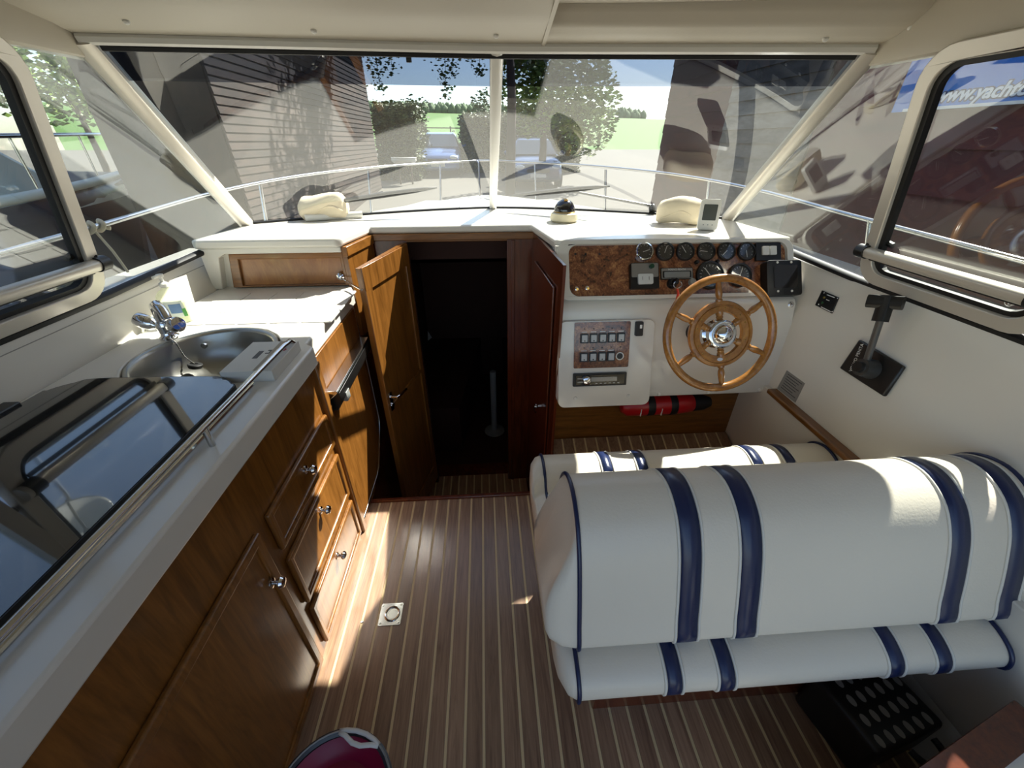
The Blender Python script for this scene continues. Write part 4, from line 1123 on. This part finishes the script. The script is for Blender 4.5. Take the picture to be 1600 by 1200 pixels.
MB().plan(rrect(X0-.25,X0+.25,3.25,3.75,.06), 1.075, 1.10).build('deck_hatch', WHITEP, hl, bevel=.01)
hullm = MB()
for s_ in (-1, 1):
    hullm.grid(lambda i, j: Vector((X0+s_*hw(-1+6.4*i)*(1-.35*j), -1+6.4*i-.5*j*i, 1.05-.1*i-1.2*j)), 30, 6)
hullm.build('topsides', mat('hull_white','#d9d8d2',.3), hl, smooth='all')
# bow rail
br = thing('bow_rail', 'polished steel pulpit rail running around the foredeck', 'rail', (X0,4,1))
rl = []
for s_ in (-1, 1):
    side_pts = [Vector((X0+s_*(hw(y)-.06), y, z)) for y, z in ((.2,1.18),(1.1,1.23),(1.8,1.26),(2.6,1.30),(3.4,1.33),(4.2,1.345),(4.8,1.35),(5.15,1.35))]
    rl.append(side_pts)
full = rl[0]+[Vector((X0-.12,5.38,1.35)), Vector((X0+.12,5.38,1.35))]+rl[1][::-1]
MB().tube(full, .0105, 10, smooth=5).build('top_rail', STEEL, br, smooth='all')
for s_ in (-1, 1):
    for y in (1.72, 3.0, 4.1, 4.9):
        x = X0+s_*(hw(y)-.06)
        zt = 1.26 if y < 2 else 1.31+.008*(y-2.6)
        MB().cyl((x+s_*.02, y-.06, .97 if y > 2 else 1.06), (x, y, zt), .011).build('stanchion', STEEL, br, smooth=True)
    MB().tube([(X0+s_*.10,5.3,.97),(X0+s_*.10,5.34,1.33),(X0+s_*.12,5.38,1.35)], .011, 8).build('stanchion', STEEL, br, smooth=True)
# fender line knotted on the left rail
rk = thing('rope_knot', 'pale rope knotted around the left side rail', 'rope', (X0-1.6,1.74,1.26))
kx = X0-(hw(1.7)-.06)
MB().tube([Vector((kx,1.70+.012*i,1.26))+Vector((.018*math.cos(i*1.6),0,.018*math.sin(i*1.6))) for i in range(12)], .008, 8, smooth=3).build('turns', CLOTH, rk, smooth='all')
MB().tube([(kx+.01,1.75,1.25),(kx+.03,1.76,1.17),(kx+.04,1.77,1.08)], .005, 6).build('tail', CLOTH, rk, smooth='all')
# wipers
def wiper(name, lab, u0, u1, t1, up, span):
    n_ = (wpt(.3,.1)-wpt(.3,0)).cross(EX).normalized()
    if n_.z < 0: n_ = -n_
    base = wpt(u0, .03)+n_*.02; tip = wpt(u1, t1)+n_*.025
    w_ = thing(name, lab, 'wiper', base)
    MB().lathe([(.02,-.02),(.02,.01),(.012,.02),(0,.021)], base, n_, 14).build('pivot', BLACK, w_, smooth=True)
    MB().tube([base+n_*.012, tip], [.008,.006], 8).build('arm', BLACK, w_, smooth=True)
    bl = [wpt(u1+(k-.5)*span, t1+up*(k-.5))+n_*.010 for k in [i/8 for i in range(9)]]
    MB().tube(bl, [.004,.010,.013,.014,.015,.014,.013,.010,.004], 8).build('blade', RUB, w_, smooth='all')
wiper('wiper', 'black wiper resting on the left windscreen pane', -.78, -.48, .175, .10, .46)
wiper('wiper', 'black wiper resting on the right windscreen pane', .72, .29, .185, .12, .42)

# ---------------------------------------------------------------- barn
def board_wall(name, lab, cat, x, y0, y1, z0, z1, pitch, m, s_, dep=.02, thickness=4.0, roofm=None, over=.45):
    b = thing(name, lab, cat, (x, (y0+y1)/2, z0))
    MB().box(min(x-s_*.03, x-s_*thickness), max(x-s_*.03, x-s_*thickness), y0, y1, z0, z1).build('core', m, b)
    n_ = int((z1-z0)/pitch)
    bm_ = MB().add([(-.012*s_,0,0),(dep*s_,0,0),(.004*s_,0,pitch*1.02),(-.012*s_,0,pitch*1.02),(-.012*s_,y1-y0,0),(dep*s_,y1-y0,0),(.004*s_,y1-y0,pitch*1.02),(-.012*s_,y1-y0,pitch*1.02)],
                   [(0,1,2,3),(7,6,5,4),(0,4,5,1),(1,5,6,2),(2,6,7,3),(3,7,4,0)] if s_ > 0 else [(3,2,1,0),(4,5,6,7),(1,5,4,0),(2,6,5,1),(3,7,6,2),(0,4,7,3)])
    me = bpy.data.meshes.new('board'); me.from_pydata([tuple(v) for v in bm_.v], [], bm_.f); me.materials.append(m)
    for k in range(n_):
        o_ = bpy.data.objects.new('board', me); COL.objects.link(o_); o_.parent = b
        o_.location = Vector((x, y0, z0+pitch*k))-OFF[b.name]
    if roofm:
        MB().prism([(x+s_*over, z1-.05),(x+s_*over, z1+.03),(x-s_*thickness, z1+1.4),(x-s_*thickness, z1+1.3)], EX, EZ, -EY, (0,0,0), -(y1+.3), -(y0-.3)).build('roof', roofm, b)
    return b
BARN = wood('barn_boards', '#13100e', '#3e2f26', (3, .6, 3), .85, 0, rnd=.25, bump=.3)
DARKW = wood('dark_boards', '#241c17', '#4a3a2e', (3, .8, 3), .85, 0, rnd=.25, bump=.3)
ROOFM = mat('dark_roof', '#2c2623', .8)
board_wall('barn', 'weathered brown weatherboard barn beyond the left windscreen pane', 'barn', -3.25, 6.2, 14.4, -1.0, 3.9, .098, BARN, 1, roofm=ROOFM, thickness=1.5)
board_wall('shed', 'dark timber boat shed standing to the left behind the white cruiser', 'shed', -8.6, -4, 8.0, -1.2, 5.0, .25, DARKW, 1, roofm=ROOFM)
GREYW = wood('grey_boards', '#6b655c', '#a39c90', (3, .8, 3), .9, 0, rnd=.15, bump=.3)
REDW = wood('maroon_boards', '#471a1c', '#682c2c', (2, .5, 2), .55, 0, rnd=.08, bump=.1)
board_wall('store', 'grey timber store in front of the right windscreen pane', 'shed', 3.5, 4.75, 6.6, -1.2, 3.6, .16, GREYW, -1, roofm=ROOFM, over=.3)
board_wall('red_hall', 'long maroon boarded hall to the right with a blue banner', 'building', 3.3, -6, 4.45, -1.2, 3.3, .30, REDW, -1, roofm=ROOFM, over=.25)
board_wall('red_barn', 'maroon boarded barn farther off past the grey store', 'barn', 4.2, 7.3, 10.6, -1.0, 3.9, .30, REDW, -1, roofm=ROOFM, over=.3)
# banner
bb0 = at(1395, 176, x=3.25); bb1 = at(1432, 60, x=3.25)
bnr = thing('banner', 'blue printed banner with white web address on the maroon hall', 'banner', (3.25, 2.6, 2))
def grad(name):
    m = bpy.data.materials.new(name); m.use_nodes = True; t = m.node_tree; b = t.nodes['Principled BSDF']
    tc = t.nodes.new('ShaderNodeTexCoord'); nz = t.nodes.new('ShaderNodeTexNoise'); nz.inputs['Scale'].default_value = 1.3; nz.inputs['Detail'].default_value = 5
    sp_ = t.nodes.new('ShaderNodeSeparateXYZ'); ad = t.nodes.new('ShaderNodeMath'); ad.operation = 'MULTIPLY_ADD'; ad.inputs[1].default_value = .5
    rp_ = t.nodes.new('ShaderNodeValToRGB'); e = rp_.color_ramp.elements
    e[0].position = .1; e[0].color = lin('#1f78d0'); e[1].position = .75; e[1].color = lin('#0b25a0')
    t.links.new(tc.outputs['Generated'], sp_.inputs[0]); t.links.new(tc.outputs['Object'], nz.inputs['Vector'])
    t.links.new(nz.outputs['Fac'], ad.inputs[0]); t.links.new(sp_.outputs[2], ad.inputs[2]); 
    mm = t.nodes.new('ShaderNodeMath'); mm.operation = 'SUBTRACT'; mm.inputs[1].default_value = .2
    t.links.new(ad.outputs[0], mm.inputs[0]); t.links.new(mm.outputs[0], rp_.inputs[0]); t.links.new(rp_.outputs[0], b.inputs['Base Color'])
    b.inputs['Roughness'].default_value = .4
    return m
BZ0 = bb0.z; BY1 = bb0.y
MB().box(3.235, 3.255, BY1-3.2, BY1, BZ0, BZ0+.95).build('sheet', grad('banner_print'), bnr)
MB().box(3.231, 3.235, BY1-3.2, BY1-.10, BZ0, BZ0+.018).build('white_hem', mat('hem_white','#e6e6e2',.5), bnr)
bnu, bnv, bnn = Vector((0,-1,0)), EZ, Vector((-1,0,0))
tpos = at(1463, 152, x=3.235)
fs = .112
text('www.yachtc', (3.235, tpos.y, tpos.z+.005), bnu, bnv, bnn, fs, mat('banner_shadow','#22305c',.5), bnr, h=.0008, shear=.22, align='LEFT', offset=.010)
text('www.yachtc', (3.232, tpos.y, tpos.z+.005), bnu, bnv, bnn, fs, mat('banner_white','#dfe3ea',.5), bnr, h=.0008, shear=.22, align='LEFT', offset=.003)
def swash(pts, m_, x, wdt, nm):
    P = [(BY1-a, BZ0+b) for a, b in pts]
    P = crv([Vector((3.232-x, a, b)) for a, b in P], 5)
    bar(P, wdt, .001, Vector((0,.7,.3))).build(nm, m_, bnr)
WL = mat('banner_line','#cfe0f4',.5); BLKI = mat('banner_black','#1b2230',.5)
for pts in ([(.20,.28),(.24,.36),(.32,.5),(.42,.7)], [(.45,.60),(.465,.32),(.50,.27),(.54,.33),(.60,.52)], [(.36,.28),(.46,.40),(.60,.62)], [(.57,.52),(.60,.38),(.65,.36),(.76,.50)], [(.75,.48),(.78,.41),(.82,.42),(.88,.54)], [(.87,.50),(.89,.40),(.93,.40),(.97,.52)]):
    swash(pts, WL, 0, .060, 'script_outline'); swash(pts, BLKI, .003, .042, 'script')

# ---------------------------------------------------------------- greenery
def leafmat(name, c1, c2):
    m = bpy.data.materials.new(name); m.use_nodes = True; t = m.node_tree; b = t.nodes['Principled BSDF']
    tc = t.nodes.new('ShaderNodeTexCoord'); nz = t.nodes.new('ShaderNodeTexNoise'); nz.inputs['Scale'].default_value = 5; nz.inputs['Detail'].default_value = 4
    rp_ = t.nodes.new('ShaderNodeValToRGB'); e = rp_.color_ramp.elements
    e[0].position = .35; e[0].color = lin(c1); e[1].position = .68; e[1].color = lin(c2)
    t.links.new(tc.outputs['Object'], nz.inputs['Vector']); t.links.new(nz.outputs['Fac'], rp_.inputs[0]); t.links.new(rp_.outputs[0], b.inputs['Base Color'])
    b.inputs['Roughness'].default_value = .55
    b.inputs['Transmission Weight'].default_value = 0
    return m
LEAFD = leafmat('hedge_leaf', '#2f3a22', '#6c7748'); LEAFG = leafmat('tree_leaf', '#3c5a22', '#86a23c'); LEAFB = leafmat('birch_leaf', '#33452a', '#64783f')
BARK = mat('bark', '#4a4038', .9, var=.3, vscale=6)
rng = random.Random(3)
def leaves(mb, c, n_, size):
    for _ in range(n_):
        p_ = c()
        a_ = Vector((rng.gauss(0,1), rng.gauss(0,1), rng.gauss(0,1))).normalized()
        u_, v_, _n = frame(a_)
        s_ = size*rng.uniform(.6,1.3)
        mb.add([p_-u_*s_, p_+v_*s_*.5, p_+u_*s_, p_-v_*s_*.5], [(0,1,2,3)])
def hedge(lab, x0, x1, y0, y1, z0, z1, n_):
    h_ = thing('hedge', lab, 'hedge', ((x0+x1)/2, (y0+y1)/2, z0))
    cx, cy = (x0+x1)/2, (y0+y1)/2
    MB().box(x0+.12, x1-.12, y0+.12, y1-.12, z0, z1-.12).build('core', LEAFD, h_)
    mb = MB()
    def c():
        f_ = rng.random()
        if f_ < .5: return Vector((rng.uniform(x0,x1), y0+rng.gauss(0,.06), rng.uniform(z0,z1)))
        if f_ < .75: return Vector((rng.uniform(x0,x1), rng.uniform(y0,y1), z1+rng.gauss(0,.06)))
        return Vector((rng.choice((x0,x1))+rng.gauss(0,.06), rng.uniform(y0,y1), rng.uniform(z0,z1)))
    leaves(mb, c, n_, .075)
    mb.build('foliage', LEAFD, h_)['kind'] = 'stuff'
hedge('tall clipped hedge left of the blue car', -3.6, -2.2, 16.2, 19, gz(16.5), 2.55, 7000)
hedge('clipped hedge right of the blue car behind the second car', -.72, 3.9, 18.2, 20, gz(18), 2.4, 9000)
def tree(lab, base, trunk_h, blobs, n_, m_, size=.09, droop=()):
    t_ = thing('tree', lab, 'tree', base)
    base = Vector(base)
    MB().tube([base, base+Vector((.05,0,trunk_h*.5)), base+Vector((-.05,.05,trunk_h))], [.14,.11,.07], 10).build('trunk', BARK, t_, smooth='all')
    mb = MB(); br_ = MB()
    for c_, r_ in blobs:
        c_ = Vector(c_)
        br_.tube([base+Vector((0,0,trunk_h*.8)), (base+Vector((0,0,trunk_h)))*.5+c_*.5, c_], [.06,.04,.02], 6)
        def c():
            v_ = Vector((rng.gauss(0,1), rng.gauss(0,1), rng.gauss(0,1))).normalized()*rng.random()**.4
            return c_+Vector((v_.x*r_[0], v_.y*r_[1], v_.z*r_[2]))
        leaves(mb, c, n_, size)
    for a_, b2, k_ in droop:
        a_, b2 = Vector(a_), Vector(b2)
        br_.tube([a_, a_.lerp(b2,.5)+Vector((.05,0,.1)), b2], [.015,.008,.003], 5)
        def c():
            f_ = rng.random()
            return a_.lerp(b2, f_)+Vector((rng.gauss(0,.16), rng.gauss(0,.16), rng.gauss(0,.10)))*(1.2-.8*f_)
        leaves(mb, c, k_, .045)
    br_.build('branches', BARK, t_, smooth='all')
    mb.build('crown', m_, t_)['kind'] = 'stuff'
tree('birch with hanging twigs over the blue car', (.75,12.2,gz(12)), 4.6, [((-.6,11.5,5.3),(2.0,1.5,1.0)), ((-2.3,11.4,4.6),(1.0,1.0,.9)), ((1.2,12.5,4.4),(1.4,1.4,1.3))], 1400, LEAFB,
     droop=[((-2.2,10.6,3.9),(-2.1,10.6,2.45),260), ((-1.9,10.6,3.9),(-1.8,10.6,2.75),160), ((-.75,10.6,3.9),(-.72,10.6,2.35),260), ((-.6,10.6,3.6),(-.55,10.6,2.7),120), ((.05,10.6,3.8),(.0,10.6,2.75),200), ((-.1,10.7,3.7),(-.15,10.6,2.9),120)])
tree('leafy green tree right of the windscreen mullion', (1.9,14.5,gz(14)), 2.4, [((1.6,14.2,2.9),(1.0,1.0,1.3)), ((2.6,14.6,3.3),(1.2,1.0,1.5)), ((3.4,15,2.4),(1.0,1.0,1.4))], 1800, LEAFG)
tree('small dark bush rising above the left hedge', (-2.7,20,gz(20)), 1.6, [((-2.75,20,2.75),(.75,.6,.42))], 150, LEAFD, .07)
tree('dark bush above the right hedge by the mullion', (-.1,21.5,gz(21)), 2.0, [((.15,21.5,2.8),(.6,.6,.8))], 350, LEAFD, .08)
tree('broad green tree beyond the left shed', (-15,19,-1), 4, [((-15.5,19,3.6),(3,2,1.6)), ((-12.5,19,3.4),(2.5,2,1.5))], 1500, LEAFG, .16)
# field, treeline, fence
FIELD = mat('field_grass', '#42641a', .9, var=.12, vscale=.08)
def ffn(i, j):
    y = 24+376*j
    x = -.85*y+1.7*y*i
    zc = gz(24)+(20.5-gz(24))*j**1.05
    return Vector((x, y, zc-.02*x*j-.1))
o = MB().grid(ffn, 20, 30).build('field', FIELD, smooth='all'); tag(o, 'bright green meadow sloping up to the horizon', kind='structure')
mb = MB()
for i in range(900):
    x = -190+330*rng.random(); y = 400+rng.uniform(0,25); h_ = rng.uniform(5,9)
    zb = 20-.02*x
    mb.lathe([(2.6,-1),(3.4,h_*.35),(2.4,h_*.7),(.0,h_)], (x,y,zb), n=6)
o = mb.build('treeline', mat('far_trees','#56694a',.9,var=.2,vscale=.05), None, smooth='all'); tag(o, 'distant dark treeline on the crest of the meadow', 'forest', kind='stuff')
fe = thing('field_fence', 'thin dark rail fence at the edge of the meadow', 'fence', (-1,25,gz(25)))
for z in (2.14, 1.35): MB().cyl((-4,25,z), (3,25,z-.05), .025, n=6).build('rail', BARK, fe)
for x in (-3.9,-3.15,-1.6,0,1.6): MB().cyl((x,25,gz(25)-.2), (x,25,2.2), .035, n=6).build('post', BARK, fe)
# ---------------------------------------------------------------- cars
def car(lab, x, y, colr, name='car', sc=1.0):
    z = gz(y)
    c = thing(name, lab, 'car', (x,y,z))
    PAINT = mat('paint_'+lab[:9].replace(' ','_'), colr, .25, .4, coat=.8)
    CG = mat('car_glass', '#1c242c', .05, coat=1)
    def pt(X, Y, Z): return Vector((x+X*sc, y+Y*sc, z+Z*sc))
    secs = [(0,.30,.62,.70,.60),(.08,.22,.72,.80,.74),(.5,.20,.88,.86,.80),(1.1,.20,.98,.88,.82),(2.2,.20,1.0,.89,.84),(3.4,.20,1.0,.89,.84),(4.1,.22,.98,.86,.80),(4.25,.35,.9,.78,.7)]
    def body(i, j):
        k = j*(len(secs)-1); a = min(int(k), len(secs)-2); t = k-a
        v = [p+(q-p)*t for p, q in zip(secs[a], secs[a+1])]
        th = 2*PI*i
        cx_, sx_ = math.cos(th), math.sin(th)
        e = lambda q: math.copysign(abs(q)**.35, q)
        zz = (v[1]+v[2])/2+(v[2]-v[1])/2*e(sx_)
        w_ = v[3] if sx_ < 0 else v[3]+(v[4]-v[3])*max(0, e(sx_))**2
        return pt(w_*e(cx_), v[0], zz)
    m1 = MB().grid(body, 32, 22, True)
    m1.f += [tuple(range(32))[::-1], tuple(range(21*32, 22*32))]
    m1.build('body', PAINT, c, smooth=True)
    gs = [(1.0,.97,.80),(1.75,1.44,.62),(2.2,1.50,.60),(3.3,1.48,.60),(3.9,1.0,.76)]
    def cabin(i, j):
        k = j*(len(gs)-1); a = min(int(k), len(gs)-2); t = k-a
        v = [p+(q-p)*t for p, q in zip(gs[a], gs[a+1])]
        prof_ = [(.84,.95),(v[2],v[1]-.06 if v[1] > 1 else v[1]),(v[2]-.07,v[1]),(-(v[2]-.07),v[1]),(-v[2],v[1]-.06 if v[1] > 1 else v[1]),(-.84,.95)]
        k2 = i*5; a2 = min(int(k2),4); t2 = k2-a2
        return pt(prof_[a2][0]+(prof_[a2+1][0]-prof_[a2][0])*t2, v[0], prof_[a2][1]+(prof_[a2+1][1]-prof_[a2][1])*t2)
    MB().grid(cabin, 16, 17).build('cabin', PAINT, c, smooth=True)
    MB().add([pt(-.76,1.02,1.0),pt(.76,1.02,1.0),pt(.56,1.71,1.425),pt(-.56,1.71,1.425)], [(0,1,2,3)]).build('windscreen', CG, c, solid=.01)
    for s_ in (-1,1):
        MB().add([pt(s_*.855,1.35,1.02),pt(s_*.855,3.6,1.02),pt(s_*.665,3.1,1.40),pt(s_*.665,1.85,1.40)], [(0,1,2,3)]).build('side_window', CG, c, solid=.01)
        MB().ball(pt(s_*.98,1.25,1.04), (.10*sc,.07*sc,.075*sc), 12, 8).build('mirror', PAINT, c, smooth='all')
        MB().ball(pt(s_*.60,.06,.66), (.16*sc,.08*sc,.07*sc), 12, 8).build('headlamp', mat('lamp_clear','#d8dde2',.1), c, smooth='all')
        for yy in (.75, 3.45): 
            wh = MB().cyl(pt(s_*.70,yy,.31), pt(s_*.90,yy,.31), .31*sc, n=24).build('wheel', RUB, c, smooth=True)
            MB().cyl(pt(s_*.89,yy,.31), pt(s_*.915,yy,.31), .2*sc, n=16).build('rim', STEEL, wh, smooth=True)
        MB().tube([pt(s_*.52,1.9,1.52),pt(s_*.53,2.4,1.56),pt(s_*.53,3.1,1.55)], .02*sc, 6).build('roof_rail', RUB, c, smooth=True)
    MB().prism(rrect(-.38,.38,.50,.62,.04), EX*sc, EZ*sc, -EY*sc, pt(0,0,0), -.05, .03).build('grille', BLACK, c)
    MB().prism(rrect(-.26,.26,.36,.46,.01), EX*sc, EZ*sc, -EY*sc, pt(0,0,0), -.03, .035).build('number_plate', WHITEP, c)
car('pale blue car parked facing the boat between the hedges', -1.64, 17.0, '#5f79a8', sc=.98)
car('blue car parked in front of the right hedge', 1.75, 14.0, '#31486e', sc=.95)
# white dinghy beside the hedge
DG = Vector((-2.58, 15.3, 1.06))
dg = thing('dinghy', 'small white dinghy standing left of the blue car', 'dinghy', (DG.x,DG.y,gz(DG.y)))
def dfn(i, j):
    t = i*2-1
    w_ = .26*(1-abs(t)**2.5)
    a = PI*j
    return DG+Vector((t*.40, -w_*math.cos(a), -.20*math.sin(a)*(1-abs(t)**3*.6)))
MB().grid(dfn, 20, 12).build('hull', WHITEP, dg, smooth='all', solid=.02)
MB().tube([DG+Vector((t*.40, -.26*(1-abs(t)**2.5), .01)) for t in [-1+.1*i for i in range(21)]], .02, 8).build('gunwale', WHITEP, dg, smooth='all')
for t in (-.2,.2): MB().cyl((DG.x+t, DG.y, gz(DG.y)), (DG.x+t, DG.y, DG.z-.15), .03, n=8).build('trestle', BARK, dg)
# ---------------------------------------------------------------- neighbouring cruiser at the left
nb = thing('cabin_cruiser', 'white cabin cruiser with grey cover moored close on the left', 'boat', (-4.4,1.0,-.6))
NBW = mat('cruiser_white','#c6cbbd',.35); NBD = mat('cruiser_navy','#232a38',.3); NBG = mat('cruiser_cover','#777b7e',.85, bump=.4, bscale=6)
def nhw(t): return 1.15*(1-max(0,(t-.45)/.55)**2.2)
def nfn(s_): return lambda i, j: Vector((-4.3+s_*nhw(i)*(1-.3*j*j), -4+9.0*i-.5*j*i, .92+.25*i*i-1.4*j))
hb = MB()
for s_ in (-1,1): hb.grid(nfn(s_), 30, 8)
hb.build('hull', NBD, nb, smooth='all', solid=.03)
dk = [(-4.3+nhw(i/20), -4+9.0*i/20) for i in range(21)]+[(-4.3-nhw(i/20), -4+9.0*i/20) for i in range(20,-1,-1)]
MB().plan(dk, .88, .96).build('deck', NBW, nb)
MB().tube([Vector((-4.3+nhw(i/20)+.01, -4+9.0*i/20, 1.0+.2*(i/20)**2)) for i in range(20)], .05, 8).build('rub_rail', NBW, nb, smooth='all')
MB().add([(-5.1,-1,.96),(-3.5,-1,.96),(-3.55,3.0,1.0),(-5.05,3.0,1.0),(-4.95,-.9,2.15),(-3.65,-.9,2.15),(-3.7,1.5,2.2),(-4.9,1.5,2.2)], [(0,1,5,4),(1,2,6,5),(2,3,7,6),(3,0,4,7),(4,5,6,7)]).build('cabin', NBW, nb, bevel=.05)
for y0_, y1_ in ((-.6,.3),(.45,1.3)):
    MB().add([(-3.50,y0_,1.45),(-3.50,y1_,1.45),(-3.60,y1_-.05,1.98),(-3.60,y0_,1.98)], [(0,1,2,3)]).build('side_window', BLACKG, nb, solid=.03)
MB().grid(lambda i, j: Vector((-5.2+1.8*i, -4+3.0*j, 1.0+1.5*math.sin(PI*i)**.6*(.75+.25*j))), 14, 8).build('cover', NBG, nb, smooth='all', solid=.02)
MB().grid(lambda i, j: Vector((-4.3+(-.8+1.6*i)*(1-.5*j), 2.2+2.3*j, 1.05+.30*math.sin(PI*i)*(1-.6*j))), 14, 8).build('bow_cover', NBG, nb, smooth='all', solid=.02)
MB().tube([Vector((-4.3+s_*nhw(t)*.95, -4+9*t, 1.5+.2*t)) for s_, t in [(1,.55),(1,.7),(1,.85),(1,.95),(-1,.95),(-1,.85),(-1,.7),(-1,.55)]], .016, 8, smooth=4).build('pulpit', STEEL, nb, smooth='all')
for t in (.56,.7,.84): MB().cyl((-4.3+nhw(t)*.95,-4+9*t,.95), (-4.3+nhw(t)*.95,-4+9*t,1.5+.2*t), .013, n=8).build('stanchion', STEEL, nb, smooth=True)
nb.location = nb.location+Vector((-1.6,3.0,-.05))
# satellite dish and wires seen mirrored in the stove lid
sd = thing('satellite_dish', 'round white satellite dish on a mast by the left shed', 'dish', (-7.35,5.3,-1.2))
dd = Vector((.75,-.65,.15)).normalized(); dc = Vector((-7.1,5.1,5.9))
MB().lathe([(.0,-.06),(.2,-.045),(.36,-.01),(.42,.02),(.36,-.002),(.2,-.035),(0,-.05)], dc, dd, 30).build('reflector', WHITEP, sd, smooth='all')
MB().tube([dc-EZ*.4+dd*0, dc-EZ*.25+dd*.35, dc+dd*.45], .02, 8).build('feed_arm', GREYP, sd, smooth=True)
MB().ball(dc+dd*.45, .06, 10, 8).build('receiver', GREYP, sd, smooth='all')
MB().cyl((-7.35,5.3,-1.2), (-7.3,5.3,5.6), .04, n=10).cyl((-7.3,5.3,5.55), dc-dd*.08, .03, n=10).build('mast', STEEL, sd, smooth=True)
